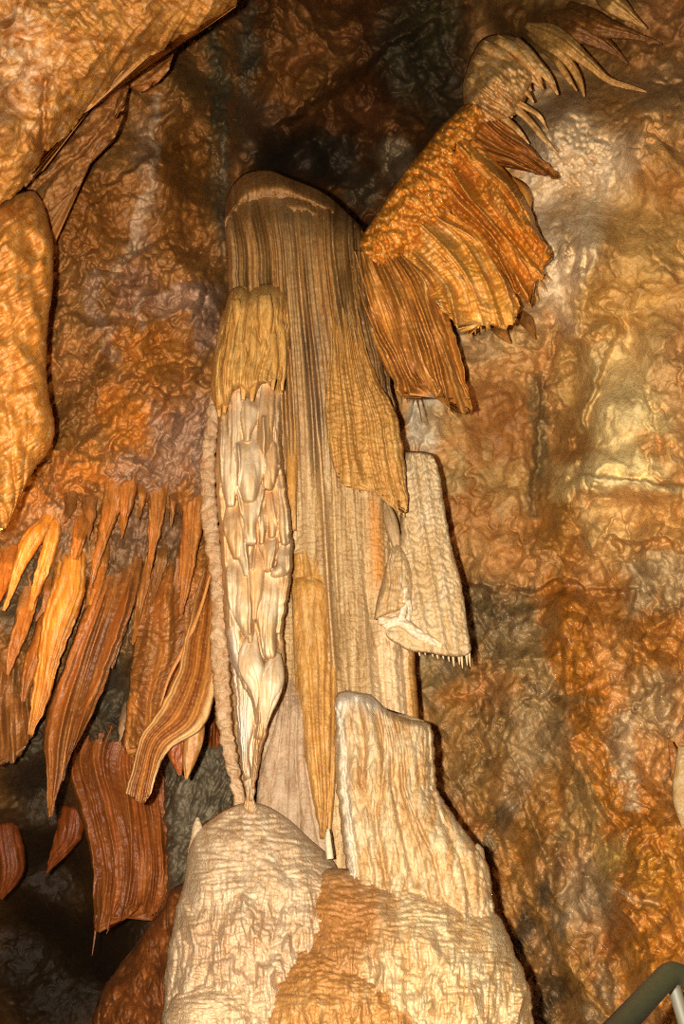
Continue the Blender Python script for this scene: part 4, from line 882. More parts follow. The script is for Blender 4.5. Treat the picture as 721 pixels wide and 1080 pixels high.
tag(spike('stalagmite', [(346, 874), (346, 886), (348, 906)], [2, 6, 7, 8, 8], 4.5, M_WHITE, lin('#d8c4a0'), None, lambda u, v, x, y: .006 * fbm(x / 4, y / 4, 2, 97), n=8, vs=.3), 'tiny white stalagmite stub between the mound and the column foot', 'stalagmite')
# ------------------------------------------------------------------ draperies at the upper right
GOLD = ('#d9963a', '#bd7222', '#e6b45e')
# scalloped ridge
t = None
def scal_rel(u, v, x, y):
    a = math.radians(-52)
    s = x * math.cos(a) + y * math.sin(a); q = -x * math.sin(a) + y * math.cos(a)
    q2 = q + 5 * gn(s / 24, q / 24, 401)
    r = crinkle(s, q2, 10, 17, 402, 2)
    g = s / 11 + 1.2 * gn(s / 30, q / 30, 404); f = g - np.floor(g)
    return .10 * r + .05 * np.sqrt(np.clip(1 - (2 * f - 1) ** 2, 0, 1)) + .02 * fbm(x / 6, y / 6, 3, 403)
o = body('scalloped_flowstone', [[(492, 108), (505, 112), (512, 125)], [(465, 133), (486, 145), (500, 160)], [(447, 156), (470, 178), (490, 190)], [(432, 174), (462, 205), (478, 222)], [(410, 205), (436, 232), (450, 248)],
     [(389, 238), (410, 258), (425, 270)], [(376, 258), (392, 274), (405, 285)]], [5.35, 5.28, 5.2, 5.12, 5.05, 5.0, 4.98], .28, .9, M_AMBER, streaks('#d88a2c', '#c06e1c', '#efc070', 7, 8, 41, k2=.8), scal_rel, prof='round', p=3, edge=2, seed=43, wet=.8)
tag(o, 'scaly amber flowstone ridge slanting up from the column cap towards the knob', 'flowstone')

def drape(name, curves, D, T, B, cols, n, amp, label, seed, drips=(), jag=4, root=False, gore=.006, irr=1.0, dcol='#c98a38', k2=.5, fx=9, extra=None, sharp=.5):
    tt = thing(name, np.mean([p[0] for p in curves[-1]]), np.mean([p[1] for p in curves[-1]]), D[-1] if isinstance(D, (list, tuple)) else D, label, 'drapery')
    def folds(u, v):
        g = n * (u ** 1.0) + 1.0 * gn(u * n * .5, v * .9, seed) + .35 * gn(u * 3 + 7, v * 2.2, seed + 1)
        f = g - np.floor(g)
        return np.abs(2 * f - 1) ** 1.6, np.floor(g)
    def rel(u, v, x, y):
        r = folds(u, v)[0] * sm(-.7, .25, gn(u * n * .8, v * 3.5, seed + 31))
        r2, _ = pipes(u, v, n * 2.3, seed + 3, 1.0, .4)
        h = 2.3 * amp * r + amp * .7 * r2 + gore * .55 * gores(v * 120 + 3 * gn(u * 6, v * 5, seed), u * 60, 5.0, seed, 30, 2.0) + gore * 1.6 * crinkle(u * 60, v * 120, 12, 7, seed) + .006 * fbm(x / 6, y / 6, 3, seed + 6)
        h = h + .14 * fbm(u * 2.6, v * 1.6, 2, seed + 8)
        return h + (extra(u, v, x, y) if extra else 0)
    s = streaks(*cols, 0.9, 1.0, seed + 40, k2=k2)
    def col(u, v, x, y):
        c = s(u, v, u * fx, v * 1.6)
        fo, i = folds(u, v)
        c = mixc(c, lin(cols[2]), .28 * fo ** 2)
        return mixc(c, lin(cols[1]) * .6, .5 * (hash1(i.astype(np.int64) + 90, seed) > .55) * (1 - fo) ** 2)
    if root:
        m = [np.array(c_, float).mean(0) for c_ in curves]; D = list(D); D[0] = wd(*m[0]) + .25
        for i in range(1, len(D)): D[i] = min(D[0] - .05 * i, wd(*m[i]) - root * i / (len(D) - 1), D[i] if i < 0 else 99)
    sh = body('sheet', curves, D, T, B, M_AMBER, col, rel, tt, p=4, edge=1.5, seed=seed, jag=jag, jagf=.2, step=1.1)
    Dl = D[-1] if isinstance(D, (list, tuple)) else D
    for (ax, ay, bx, by, w) in drips:
        spike('drip', [(ax, ay), ((ax + bx) / 2 + .5, (ay + by) / 2), (bx, by)], [w, w * .7, w * .5, .7], Dl - T * .4, M_AMBER, lin(dcol), sh, n=7, step=.8)
    return tt

# ribbed fan
drape('ribbed_drapery', [[(369, 274), (374, 264), (390, 260), (406, 262), (432, 272)], [(374, 310), (405, 305), (458, 298)], [(388, 350), (425, 350), (476, 342)], [(406, 390), (440, 390), (488, 384)],
      [(418, 408), (421, 418), (428, 419), (434, 412), (441, 409), (446, 405), (452, 411), (458, 415), (464, 414), (470, 424), (480, 436), (490, 434), (497, 433), (494, 418)]],
      [5.0, 4.92, 4.86, 4.82, 4.8], .14, .6, ('#c08034', '#a2652a', '#d8a458'), 7, .075, 'ribbed brown fan drapery below the scaly ridge, just right of the column', 45,
      drips=((421, 412, 424, 424, 3), (432, 410, 431, 424, 3), (436, 412, 435, 428, 3), (443, 404, 442, 420, 3), (446, 402, 444, 414, 3), (484, 430, 490, 437, 4), (495, 425, 497, 437, 4), (439, 420, 445, 446, 2.5)), dcol='#7a4a1c')
# gold sheet
drape('gold_drapery', [[(421, 268), (430, 250), (443, 236), (458, 228), (472, 222)], [(436, 290), (470, 265), (504, 246)], [(452, 312), (485, 295), (528, 282)],
      [(464, 326), (476, 338), (486, 349), (493, 353), (500, 349), (506, 344), (515, 343), (526, 345), (535, 344), (541, 340), (549, 322)]],
      [5.0, 4.88, 4.82, 4.78], .12, .55, ('#dc9a3e', '#cf8a2c', '#efc27a'), 4, .06, 'golden drapery with pale right half hanging next to the ribbed fan', 51, k2=.7,
      drips=((493, 348, 494, 356, 3), (500, 346, 501, 353, 3), (506, 342, 507, 350, 3), (512, 340, 513, 349, 3)), gore=.02, extra=lambda u, v, x, y: .05 * bumpband(u, .8 - .1 * v, .03) + .04 * bumpband(u, .55, .03))
# amber blade
drape('amber_drapery', [[(470, 218), (468, 195), (472, 172), (482, 150), (494, 146), (506, 152)], [(490, 242), (510, 210), (540, 188)], [(522, 278), (540, 245), (560, 222)],
      [(540, 302), (549, 312), (556, 320), (560, 318), (563, 308), (566, 296), (574, 292), (573, 284), (581, 272), (574, 256), (566, 240)]],
      [5.15, 5.05, 4.98, 4.95], .16, .5, ('#d48628', '#bd6c18', '#ecb660'), 4, .07, 'long amber drapery with torn tip reaching down right over the pale wall', 57,
      drips=((556, 314, 558, 326, 4), (563, 305, 566, 318, 3), (568, 294, 575, 308, 3), (572, 288, 580, 296, 3), (576, 268, 582, 274, 4)), gore=.025)
# upper blade
drape('brown_drapery', [[(484, 160), (486, 140), (492, 118), (500, 106), (512, 104)], [(510, 172), (520, 150), (532, 128)], [(540, 178), (548, 160), (556, 150)], [(570, 184), (582, 189), (588, 190), (589, 186), (580, 178)]],
      [5.3, 5.25, 5.2, 5.18], .13, .45, ('#b8702a', '#9c5a20', '#d69a4c'), 5, .045, 'brown ribbed drapery blade pointing right just under the knob', 63)
spike('leaf', [(536, 192), (552, 208), (557, 226)], [16, 20, 14, 5], 5.12, M_AMBER, streaks('#d89a40', '#c47a28', '#e8bc70', 6, 30, 65), bpy.data.objects['amber_drapery'], lambda u, v, x, y: .02 * pipes(u, v, 3, 66)[0], n=12)
# small leaves below
for pts, w_, lb in (([(522, 338), (530, 352), (538, 362)], [12, 16, 10, 2], 'small brown drapery leaf tucked under the golden drapery hem'), ([(548, 330), (558, 344), (564, 358)], [10, 14, 8, 2], 'small brown drapery leaf under the torn amber tip')):
    tag(spike('drapery_leaf', pts, w_, [5.5, 5.35, 5.3], M_AMBER, streaks('#b07434', '#94602c', '#c8924c', 6, 20, 67), None, lambda u, v, x, y: .02 * pipes(u, v, 3, 68)[0], n=12, back=2), lb, 'drapery')

# knob with its fingers
t = thing('knob', 520, 110, 5.5, 'rounded tan flowstone knob with drooping fingers above the amber draperies', 'flowstone')
def knob_rel(u, v, x, y):
    a = math.radians(38); s = x * math.cos(a) + y * math.sin(a); q = -x * math.sin(a) + y * math.cos(a)
    return .13 * crinkle(q, s, 11, 60, 421, 2) * sm(.25, .5, v) + .03 * fbm(x / 8, y / 8, 3, 422) + .03 * (1 - worley(x / 9, y / 9, 12)[0])
knobc = streaks('#dcaa64', '#c48844', '#ecd0a0', 8, 14, 69)
body('head', [[(488, 108), (487, 92), (493, 70), (500, 52), (508, 41), (520, 36), (534, 36), (548, 42), (560, 56)], [(489, 112), (520, 80), (566, 72)], [(494, 122), (520, 110), (556, 100)], [(500, 130), (520, 128), (548, 120)]],
     [5.5, 5.35, 5.35, 5.45], .3, .8, M_AMBER, knobc, knob_rel, t, prof='round', vs=.4, edge=2, seed=71)
FING = [([(508, 46), (530, 58), (548, 76), (560, 96)], [10, 14, 12, 9, 3]), ([(500, 60), (522, 78), (540, 96), (550, 112)], [10, 14, 11, 8, 3]), ([(522, 40), (548, 56), (566, 78), (572, 94)], [10, 14, 12, 8, 3]), ([(494, 80), (512, 96), (528, 108), (540, 124)], [9, 12, 10, 7, 3]),
        ([(540, 44), (560, 62), (578, 82), (588, 100)], [16, 16, 12, 9, 3]), ([(530, 60), (550, 72), (562, 84), (570, 92)], [10, 10, 8, 3]), ([(520, 75), (540, 90), (556, 98), (562, 108)], [12, 12, 8, 3]),
        ([(515, 98), (540, 112), (560, 130), (575, 148), (588, 162)], [12, 10, 8, 7, 2]), ([(512, 112), (535, 128), (550, 142), (558, 152)], [10, 9, 7, 2]), ([(530, 100), (552, 112), (568, 122), (578, 138)], [7, 7, 6, 2])]
for p_, w_ in FING:
    spike('finger', p_, w_, [5.22, 5.16, 5.14, 5.16], M_AMBER, knobc, t, lambda u, v, x, y: .02 * pipes(u, v, 3, 73)[0] + .008 * fbm(x / 4, y / 4, 2, 74), n=16, back=2.0, vs=.1)
# straight fingers from the ceiling above the knob
CEIL = [([(556, 34), (580, 46), (600, 66), (612, 88), (616, 102)], [5, 19, 15, 11, 8, 2], 'forked tan stalactite right of the knob', 5.3),
        ([(554, 26), (590, 42), (620, 66), (645, 86), (662, 91), (682, 97)], [6, 24, 20, 14, 9, 7, 2], 'long pale tan stalactite with thin bent tip, above the white wall patch', 5.25),
        ([(575, 16), (610, 30), (640, 48), (662, 67)], [10, 34, 26, 13, 2], 'dark brown flat stalactite behind the long pale one', 5.45),
        ([(598, 4), (630, 26), (664, 36), (698, 46)], [8, 26, 20, 9, 2], 'thin brown stalactite with needle tip near the top edge', 5.35),
        ([(625, -14), (650, 6), (668, 20), (682, 30)], [8, 24, 22, 11, 2], 'short tan stalactite cut by the top edge', 5.2),
        ([(572, 50), (588, 66), (600, 84), (608, 96)], [9, 8, 7, 2], 'short yellow stalactite between the knob fingers and the forked one', 5.3)]
for i, (p_, w_, lb, D_) in enumerate(CEIL):
    cc = streaks('#cf9c52', '#b47a34', '#e0b878', 6, 12, 75 + i) if i not in (2, 3) else streaks('#94602c', '#7c4a20', '#b8803e', 6, 12, 75 + i)
    tag(spike('stalactite', p_, w_, [D_ + .35, D_, D_, D_], M_AMBER, cc, None, lambda u, v, x, y: .025 * pipes(u, v, 3, 77)[0] + .012 * fbm(x / 5, y / 5, 3, 78), n=18, back=2.0, vs=.12), lb, 'stalactite', 'stalactites at the upper right')
# peg on the wall
tag(spike('stalactite', [(506, 415), (511, 450), (512, 470), (511, 486)], [30, 24, 21, 20, 14], rooted([(508, 430), (512, 455), (512, 470), (511, 484)], 4, .3, .3), M_FLOW, streaks('#d8a868', '#c8924e', '#e8c48e', 9, 30, 81), None, lambda u, v, x, y: .02 * fbm(x / 6, y / 6, 3, 82), n=14, ve=.3, back=2.5, vs=.4),
    'blunt tan stalactite peg on the brown wall patch right of the column', 'stalactite', 'stalactites at the upper right')
# knobs at the right border
tag(spike('knob', [(724, 786), (724, 812), (722, 840), (726, 874)], [18, 28, 26, 14], 4.9, M_FLOW, streaks('#e2bc80', '#d0a05c', '#eed0a0', 9, 20, 83), None, lambda u, v, x, y: .015 * gores(y, x, 7, 83), n=14, vs=.2, ve=.2), 'pale banded knob cut by the right border of the picture', 'flowstone')
tag(spike('stalagmite', [(706, 782), (710, 795), (714, 822)], [5, 10, 12, 14], 5.0, M_AMBER, streaks('#a8682c', '#8a5222', '#c08442', 6, 20, 84), None, lambda u, v, x, y: .012 * fbm(x / 4, y / 5, 2, 85), n=10, vs=.25), 'small pointed brown stalagmite beside the pale knob at the right border', 'stalagmite')

# --- handrail
def tube(name, pts, r, mat, parent):
    cu = []
    p = [Vector(a) for a in pts]; n = 20
    vs, qs = [], []
    for i, a in enumerate(p):
        d = ((p[min(i + 1, len(p) - 1)] - p[max(i - 1, 0)])).normalized()
        s = d.cross(Vector((0, 1, 0.2))).normalized(); q = d.cross(s).normalized()
        for k in range(n):
            an = 2 * math.pi * k / n; vs.append(a + s * (r * math.cos(an)) + q * (r * math.sin(an)))
    for i in range(len(p) - 1):
        for k in range(n): qs.append((i * n + k, i * n + (k + 1) % n, (i + 1) * n + (k + 1) % n, (i + 1) * n + k))
    tr = []
    for base, c in ((0, p[0]), ((len(p) - 1) * n, p[-1])):
        vs.append(c); m = len(vs) - 1
        tr += [(m, base + k, base + (k + 1) % n) for k in range(n)]
    o = link_mesh(name, np.array([tuple(v) for v in vs]), np.array(qs), np.array(tr), None, mat, parent)
    return o
def metal(name, hx, rough, metallic):
    m = bpy.data.materials.new(name); m.use_nodes = True; b = m.node_tree.nodes['Principled BSDF']
    nz = m.node_tree.nodes.new('ShaderNodeTexNoise'); nz.inputs['Scale'].default_value = 40
    mx = m.node_tree.nodes.new('ShaderNodeMix'); mx.data_type = 'RGBA'
    c = lin(hx); mx.inputs[6].default_value = (*c, 1); mx.inputs[7].default_value = (*(c * .6), 1)
    m.node_tree.links.new(nz.outputs[0], mx.inputs[0]); m.node_tree.links.new(mx.outputs[2], b.inputs['Base Color'])
    b.inputs['Roughness'].default_value = rough; b.inputs['Metallic'].default_value = metallic
    return m
M_RAIL = metal('painted_rail', '#38371f', .5, .0); M_POST = metal('galvanised_post', '#4c4838', .6, .0)
RY = 2.6
def W(px, py, Y): return Vector([float(a) for a in P(np.array(float(px)), np.array(float(py)), np.array(float(Y)))])
t = bpy.data.objects.new('handrail', None); COL.objects.link(t)
pa, pb, pc = W(600, 1140, RY - .5), W(709, 1023, RY), W(790, 1075, RY + .25)
t.location = Vector((W(712, 1040, RY + .03).x + .2, RY + .1, .4))
tag(t, 'dark green painted pipe handrail with pale post in the lower right corner', 'handrail')
def bend(a, b, c, r=.05, n=7):
    p0 = b + (a - b).normalized() * r; p1 = b + (c - b).normalized() * r
    out = [a]
    for i in range(n):
        s = i / (n - 1); out.append((p0 * (1 - s) + b * s) * (1 - s) + (b * (1 - s) + p1 * s) * s)
    return out + [c]
far = pa + (pa - pb) * .6
rt = tube('top_rail', bend(far, pb, pc), .0262, M_RAIL, t)
pd = W(709, 1036, RY + .02); pe = W(722, 1080, RY + .02); ax = (pe - pd)
foot = pd + ax * ((.35 - pd.z) / ax.z)
tube('post', [pd + ax * -.05, pd + ax * .2, pe, foot], .016, M_POST, t)
tube('weld', [pd + Vector((0, -.002, .03)), pd, pd + ax * .12], .019, M_POST, t)
# ------------------------------------------------------------------ left side
# big drapery lobe at the left border
t = None
def big_rel(u, v, x, y):
    a = math.radians(-35); s = x * math.cos(a) + y * math.sin(a); q = -x * math.sin(a) + y * math.cos(a)
    up = 1 - sm(380, 450, y)
    h = up * (.06 * crinkle(s, q, 70, 13, 501, 2.5) + .014 * crinkle(s, q, 30, 6, 502)) + (1 - up) * (.05 * pipes(u, v, 5, 503, 1.2, .6)[0] + .03 * crinkle(s, q, 30, 6, 505))
    return h + .004 * fbm(x / 6, y / 6, 3, 504) + .09 * fbm(x / 25, y / 30, 2, 506)
tag(body('drapery', [[(-60, 236), (0, 214), (20, 203), (34, 200), (44, 210)], [(-70, 260), (0, 252), (55, 250)], [(-70, 300), (0, 300), (56, 300)], [(-66, 350), (0, 350), (50, 348)], [(-62, 400), (0, 400), (50, 405)], [(-58, 450), (0, 452), (58, 452)], [(-50, 490), (0, 500), (50, 478)], [(-38, 540), (-10, 530), (10, 528), (36, 496)], [(-2, 560), (6, 557), (12, 546)]],
     [4.55, 4.4, 4.35, 4.35, 4.4, 4.45, 4.5, 4.55, 4.6], .36, .45, M_AMBER, streaks('#d08a3a', '#b46f24', '#e6bc7c', 10, 16, 91, k2=.5), big_rel, prof='round', vs=.12, edge=1.5, seed=93),
    'large rippled honey orange drapery hanging at the left border under the overhang', 'drapery')
# cracked slab under the overhang
def slab2_rel(u, v, x, y):
    a = math.radians(-42); s = x * math.cos(a) + y * math.sin(a); q = -x * math.sin(a) + y * math.cos(a)
    d, _, _ = seg_dist(x + 2 * gn(x / 7, y / 7, 511), y, [(36, 200), (60, 178), (85, 162), (104, 140), (122, 120), (134, 92)])
    return .10 * fbm(s / 50, q / 22, 3, 512) + .05 * ridged(s / 30, q / 14, 2, 513) - .07 * np.exp(-(d / 2.5) ** 2) + .012 * fbm(x / 5, y / 5, 3, 514)
tag(body('rock_slab', [[(58, 258), (54, 235), (55, 222), (70, 208), (84, 196), (90, 178), (102, 158), (120, 148), (130, 124), (132, 105), (137, 90)], [(40, 225), (48, 200), (70, 172), (90, 150), (105, 132), (122, 100), (130, 84)], [(20, 215), (30, 195), (55, 160), (80, 130), (105, 105), (118, 88), (128, 74)]],
     [5.1, 5.1, 5.2], .22, .5, M_ROCK, streaks('#ac7438', '#8e5626', '#c09664', 14, 14, 95), slab2_rel, sm_c=False, edge=1, seed=95), 'cracked brown rock slab wedged along the lower edge of the overhang', 'rock')
tag(body('rock_slab', [[(186, 47), (182, 60), (178, 74), (168, 86), (152, 96), (146, 98)], [(160, 58), (150, 74), (140, 86), (136, 92)]], [5.2, 5.2], .14, .5, M_ROCK, streaks('#bb7a3a', '#9c5c24', '#cc9a62', 14, 14, 96), slab2_rel, sm_c=False), 'small wedge of brown rock under the overhang lip', 'rock')

ORG = ('#b87430', '#9c6026', '#d6984c'); YEL = ('#d89238', '#c27a28', '#ecc078'); BRN = ('#a06a34', '#82522a', '#c08c50')
def stl(pts, w_, D_, cols, label, seed, n=4, amp=.03, back=1.8):
    K = len(D_) if isinstance(D_, (list, tuple)) else 3
    D_ = rooted(pts, max(K, 4))
    w_ = [w_[0] * 1.1] + list(w_)[1:]
    o = spike('stalactite', pts, w_, D_, M_AMBER, streaks(*cols, 5, 50, seed), None, lambda u, v, x, y: amp * pipes(u, v, n, seed, 1.0, .5)[0] + .005 * fbm(x / 6, y / 14, 3, seed + 1), n=18, back=back, edge=1.5, edgef=.1, seed=seed, vs=.06)
    return tag(o, label, 'stalactite', 'stalactites on the left wall')
stl([(62, 520), (48, 550), (34, 568), (20, 598), (12, 622), (4, 644)], [10, 12, 22, 16, 9, 4], [5.5, 5.25, 5.1, 5.05], YEL, 'crooked yellow stalactite with curved tip nearest the left border', 521)
stl([(61, 530), (56, 560), (48, 592), (38, 622), (32, 644)], [8, 18, 16, 11, 3], [5.4, 5.2, 5.1, 5.1], YEL, 'straight yellow stalactite beside the crooked one', 523)
stl([(122, 505), (116, 540), (106, 575), (100, 600), (96, 620)], [24, 20, 14, 9, 3], [5.5, 5.3, 5.2, 5.2], ORG, 'orange stalactite with narrow tip left of the middle of the stalactite row', 525)
stl([(136, 500), (133, 530), (128, 568)], [16, 18, 10, 2], [5.5, 5.35, 5.3], ORG, 'short brown stalactite right of the narrow orange one', 527)
stl([(166, 505), (165, 540), (160, 580), (157, 610)], [22, 18, 10, 2], [5.75, 5.6, 5.5], ORG, 'slender brown stalactite in the middle of the row', 529)
stl([(206, 508), (204, 545), (198, 590), (193, 632), (191, 648)], [30, 24, 19, 14, 3], [5.7, 5.5, 5.4, 5.4], ORG, 'long broad orange stalactite with split tip closest to the cascade', 531)
stl([(218, 560), (219, 590), (217, 616)], [10, 8, 5, 2], [5.7, 5.6, 5.6], BRN, 'little thin brown stalactite touching the ringed column', 533)
stl([(94, 520), (95, 545), (93, 570)], [16, 14, 8, 2], [5.5, 5.4, 5.3], BRN, 'stubby brown stalactite above the yellow blades', 535)
stl([(183, 515), (182, 535), (180, 556)], [10, 9, 6, 2], [5.8, 5.7, 5.65], BRN, 'tiny brown stalactite left of the long broad one', 537)
stl([(74, 515), (72, 540), (62, 556)], [16, 14, 8, 2], [5.35, 5.25, 5.2], BRN, 'dark brown pointed stalactite above the straight yellow one', 539)

# further blades and tips of the row
for i, (p_, w_, cc, lb) in enumerate((
    ([(92, 528), (86, 556), (78, 590)], [14, 18, 14, 8], ORG, 'fluted brown root above the long yellow blade'),
    ([(148, 560), (140, 610), (128, 660), (118, 705)], [12, 16, 13, 3], BRN, 'dull brown blade between the dark orange and rusty curtains'),
    ([(160, 575), (150, 630), (140, 680)], [10, 14, 10, 2], ORG, 'slim orange blade over the left edge of the rusty curtain'),
    ([(176, 560), (168, 600), (158, 640)], [14, 13, 9, 2], BRN, 'brown blade under the middle stalactite of the row'),
    ([(112, 560), (106, 600), (96, 640), (90, 660)], [12, 14, 10, 2], ORG, 'orange blade under the narrow tipped stalactite'),
    ([(36, 600), (28, 640), (14, 690), (8, 712)], [16, 20, 16, 4], ORG, 'orange blade below the crooked yellow stalactite'),
    ([(14, 570), (4, 600), (-6, 640)], [24, 26, 20, 8], ('#c47a34', '#ac6828', '#d8984c'), 'bright orange mass half outside the left border'),
    ([(224, 520), (225, 545), (222, 566)], [8, 8, 5, 2], BRN, 'tiny brown tip right of the long broad stalactite'),
    ([(150, 508), (149, 530), (146, 548)], [10, 9, 6, 2], ORG, 'tiny orange tip between the short brown and slender brown stalactites'),
    ([(196, 560), (190, 600), (180, 640)], [10, 14, 12, 3], BRN, 'brown blade left behind the long broad orange stalactite'))):
    stl(p_, w_, [0, 0, 0], cc, lb, 601 + 2 * i, 4, .04)
# blades
stl([(76, 580), (72, 620), (60, 660), (50, 700), (40, 745), (32, 775)], [30, 36, 34, 24, 20, 5], [5.6, 5.4, 5.3, 5.25], YEL, 'long yellow lit stalactite blade hanging under the straight yellow stalactite', 541, 5, .05)
stl([(70, 610), (56, 640), (42, 680), (28, 720), (24, 740)], [14, 22, 22, 18, 5], [5.7, 5.6, 5.55], ORG, 'orange blade left behind the long yellow blade', 543, 4, .04)
stl([(104, 600), (98, 640), (86, 690), (80, 708)], [16, 18, 12, 3], [5.7, 5.5, 5.4], ORG, 'narrow orange blade right beside the long yellow blade', 545)
stl([(52, 605), (46, 640), (38, 655)], [12, 10, 7, 2], [5.45, 5.4, 5.4], ORG, 'short red brown spike between the yellow stalactites', 546)
drape('striped_curtain', [[(112, 570), (130, 575), (150, 590)], [(96, 620), (116, 625), (140, 640)], [(72, 690), (100, 695), (122, 690)], [(46, 770), (70, 775), (97, 755)], [(49, 815), (58, 825), (75, 797)], [(50, 862), (53, 862), (58, 846)]], [6.0, 5.9, 5.8, 5.7, 5.65, 5.65], .14, .7, ('#a46630', '#885222', '#c08444'), 4, .04,
      'big dark orange curtain narrowing to a dark point left of the striped one', 551, root=0.45)
drape('left_curtain', [[(-20, 690), (20, 680), (48, 690)], [(-20, 740), (15, 745), (42, 745)], [(-20, 800), (-4, 808), (6, 806), (20, 796), (36, 770)]], [6.2, 6.0, 5.95], .14, .6, BRN, 4, .04, 'brown curtain with rounded hem at the left border', 553, root=0.40)
drape('rusty_curtain', [[(165, 590), (185, 575), (210, 565), (228, 560)], [(150, 640), (175, 625), (205, 600), (224, 590)], [(140, 690), (165, 690), (226, 650)], [(134, 740), (155, 750), (190, 720)], [(130, 786), (145, 800), (170, 790), (180, 760)]], [6.3, 6.2, 6.1, 6.05, 6.0], .10, .7, ('#b47434', '#965a26', '#cc9048'), 3, .03,
      'wide rusty curtain behind the pale banded ribbon', 555, gore=.02, root=0.30)
# banded ribbon
t = thing('banded_drapery', 150, 850, 5.7, 'pale banded ribbon of drapery curling down left beside the cascade', 'drapery')
def band_col(u, v, x, y):
    w = u + .03 * gn(u * 3, v * 9, 561)
    c = mixc(lin('#a0622a'), lin('#8a5426'), sm(-.2, .3, gn(x / 5, y / 5, 562)))
    for cpos, wd, hx, k in ((.06, .07, '#e2b06c', .95), (.42, .06, '#c8843a', .8), (.55, .05, '#8a4c1c', .7), (.7, .06, '#cf8f44', .8), (.92, .1, '#e6ba78', .95)):
        c = mixc(c, lin(hx), k * np.exp(-((w - cpos) / wd) ** 2))
    return c
def band_rel(u, v, x, y):
    return .05 * np.exp(-((u - .05) / .06) ** 2) + .045 * np.exp(-((u - .93) / .08) ** 2) + .012 * np.sin(u * 40 + 2 * gn(u * 3, v * 5, 563)) + .02 * gores(v * 150, u * 60, 4.0, 564, 30, 1.5) * sm(.2, .4, u) * (1 - sm(.5, .7, u))
body('ribbon', [[(214, 600), (224, 592), (232, 590)], [(196, 668), (214, 665), (232, 670)], [(185, 712), (208, 715), (230, 718)], [(166, 750), (190, 755), (214, 768)], [(146, 780), (164, 785), (180, 790)], [(138, 812), (152, 816), (169, 808)], [(132, 836), (140, 842), (150, 848), (160, 836)]],
     [6.0, 5.7, 5.6, 5.55, 5.5, 5.48, 5.48], .08, .35, M_AMBER, band_col, band_rel, t, p=5, edge=1.5, seed=97, step=1.0)
spike('tip', [(206, 755), (204, 780), (200, 800), (196, 822)], [22, 22, 16, 3], 5.58, M_AMBER, streaks('#d89c58', '#b87434', '#e8bc80', 6, 30, 98), t, lambda u, v, x, y: .015 * pipes(u, v, 3, 565)[0], n=12)
spike('tip', [(186, 770), (186, 792), (190, 818)], [18, 22, 16, 3], 5.66, M_AMBER, streaks('#b4602a', '#984c1c', '#c87a3a', 6, 30, 99), t, lambda u, v, x, y: .015 * pipes(u, v, 3, 566)[0], n=12)
spike('rim_rib', [(222, 605), (212, 640), (196, 680), (178, 715), (169, 745)], [3, 4, 5, 4, 2], 5.62, M_AMBER, lin('#c88a48'), t, n=14)
drape('small_curtain', [[(222, 734), (226, 730), (232, 745)], [(215, 770), (224, 772), (232, 775)], [(211, 784), (218, 792), (224, 803), (230, 792), (232, 785)]], [5.9, 5.8, 5.8], .06, .4, ('#a0561e', '#8a4818', '#b4682a'), 3, .02, 'small dark orange curtain between banded ribbon and ringed column', 567, root=0.40)
# lower left
drape('red_curtain', [[(90, 770), (110, 765), (140, 770), (172, 790)], [(72, 806), (95, 800), (130, 805), (174, 826)], [(82, 850), (130, 850), (180, 862)], [(96, 905), (140, 905), (182, 912)], [(98, 940), (140, 950), (177, 946)], [(98, 972), (104, 986), (108, 974), (114, 980), (119, 966), (127, 970), (133, 958), (142, 964), (148, 956), (159, 972), (166, 962), (174, 950)]], [7.4, 7.2, 7.0, 6.9, 6.85, 6.85], .12, .9, ('#b4642a', '#8a4a1c', '#c87c38'), 9, .025,
      'wide red orange curtain in the lower left with fine vertical folds', 571, drips=((102, 965, 97, 1008, 4), (128, 952, 112, 985, 4), (128, 940, 108, 970, 3)), dcol='#a86430', root=0.30)
stl([(78, 850), (72, 880), (58, 905), (49, 921)], [24, 30, 18, 2], [7.2, 6.9, 6.85], ('#a85420', '#8c4418', '#c06a2c'), 'broad orange leaf of dripstone left of the red curtain', 573)
stl([(4, 866), (8, 890), (12, 915), (0, 948)], [26, 34, 26, 6], [7.2, 6.9, 6.85], ('#9c4e20', '#843f16', '#b46428'), 'dark orange leaf of dripstone at the left border', 575)
stl([(135, 738), (130, 758), (126, 782)], [4, 10, 8, 2], [6.2, 6.1, 6.05], ('#d0a070', '#c08850', '#e4c094'), 'small pale drip on the left hem of the rusty curtain', 577)
def lump_rel(u, v, x, y): return 2.0 * .10 * (1 - worley(x / 22, y / 34, 21)[0]) + .10 * pipes(u, v, 5, 581, 1.4, .8)[0] + .07 * crinkle(x, y, 13, 24, 582, 3)
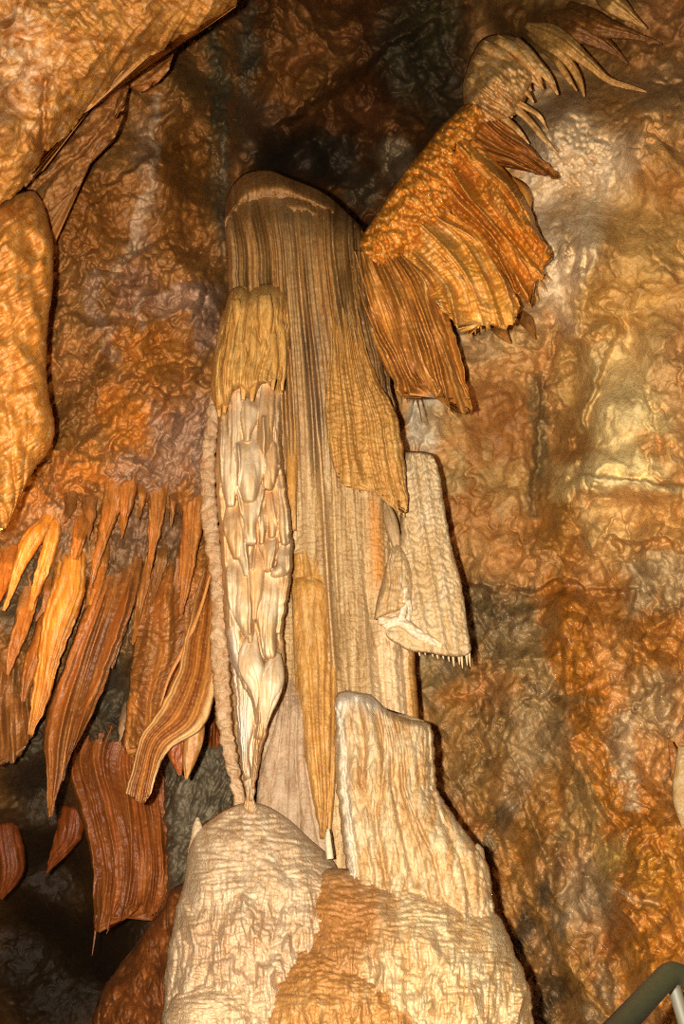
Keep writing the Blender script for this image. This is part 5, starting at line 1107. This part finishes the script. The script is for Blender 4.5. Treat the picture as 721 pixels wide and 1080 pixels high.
tag(body('flowstone', [[(96, 1075), (108, 1045), (124, 1020), (142, 1000), (150, 985), (170, 960), (184, 935), (200, 930)], [(92, 1100), (140, 1060), (210, 1000)], [(70, 1390), (140, 1390), (215, 1390)]], [6.8, 6.5, 6.3], .4, .9, M_ROCK, streaks('#8c5022', '#70401c', '#a8662c', 14, 40, 101), lump_rel, prof='round', vs=.15, edge=4, edgef=.06, seed=101), 'lumpy dark brown flowstone at the foot of the mound, lower left', 'flowstone')
tag(body('boulder', [[(170, 800), (186, 768), (210, 752), (236, 756), (256, 780)], [(174, 870), (212, 850), (252, 840)], [(176, 970), (214, 970), (252, 970)]], [7.6, 7.3, 7.2], .3, .6, M_ROCK, streaks('#85755a', '#665840', '#a8987a', 14, 20, 103), lambda u, v, x, y: .12 * crinkle(x + .4 * y, y, 15, 40, 591, 3) + .05 * crinkle(x, y, 14, 14, 592, 3), prof='round', vs=.3, edge=3, seed=103), 'grey water-worn rock between red curtain and mound', 'rock')
# ------------------------------------------------------------------ camera and lights
cam = bpy.data.cameras.new('camera'); co = bpy.data.objects.new('camera', cam); COL.objects.link(co)
co.location = EYE; co.rotation_euler = (math.radians(90) + PITCH, 0, 0)
cam.sensor_fit = 'VERTICAL'; cam.sensor_height = 24.0; cam.lens = FOC / IH * 24.0
cam.clip_start = 0.05; cam.clip_end = 100
S.camera = co

def lamp(name, loc, power, colr, radius):
    l = bpy.data.lights.new(name, 'POINT'); l.energy = power; l.color = colr; l.shadow_soft_size = radius
    o = bpy.data.objects.new(name, l); o.location = loc; COL.objects.link(o); return o

lamp('camera_flash', (-0.15, 0.02, 1.54), 1800, (1.0, 0.93, 0.82), 0.025)
lp = P(np.array(-22.0), np.array(592.0), np.array(5.0))
lamp('cave_lamp', [float(a) for a in lp], 26, (1.0, 0.5, 0.12), 0.06)

w = bpy.data.worlds.new('dark'); S.world = w; w.use_nodes = True
w.node_tree.nodes['Background'].inputs[0].default_value = (0, 0, 0, 1)
for o in bpy.data.objects:
    if '_org' in o.keys(): del o['_org']

S.cycles.use_denoising = False
S.cycles.filter_width = 1.1
S.cycles.max_bounces = 4; S.cycles.diffuse_bounces = 3; S.cycles.glossy_bounces = 1
S.cycles.sample_clamp_indirect = 1.5
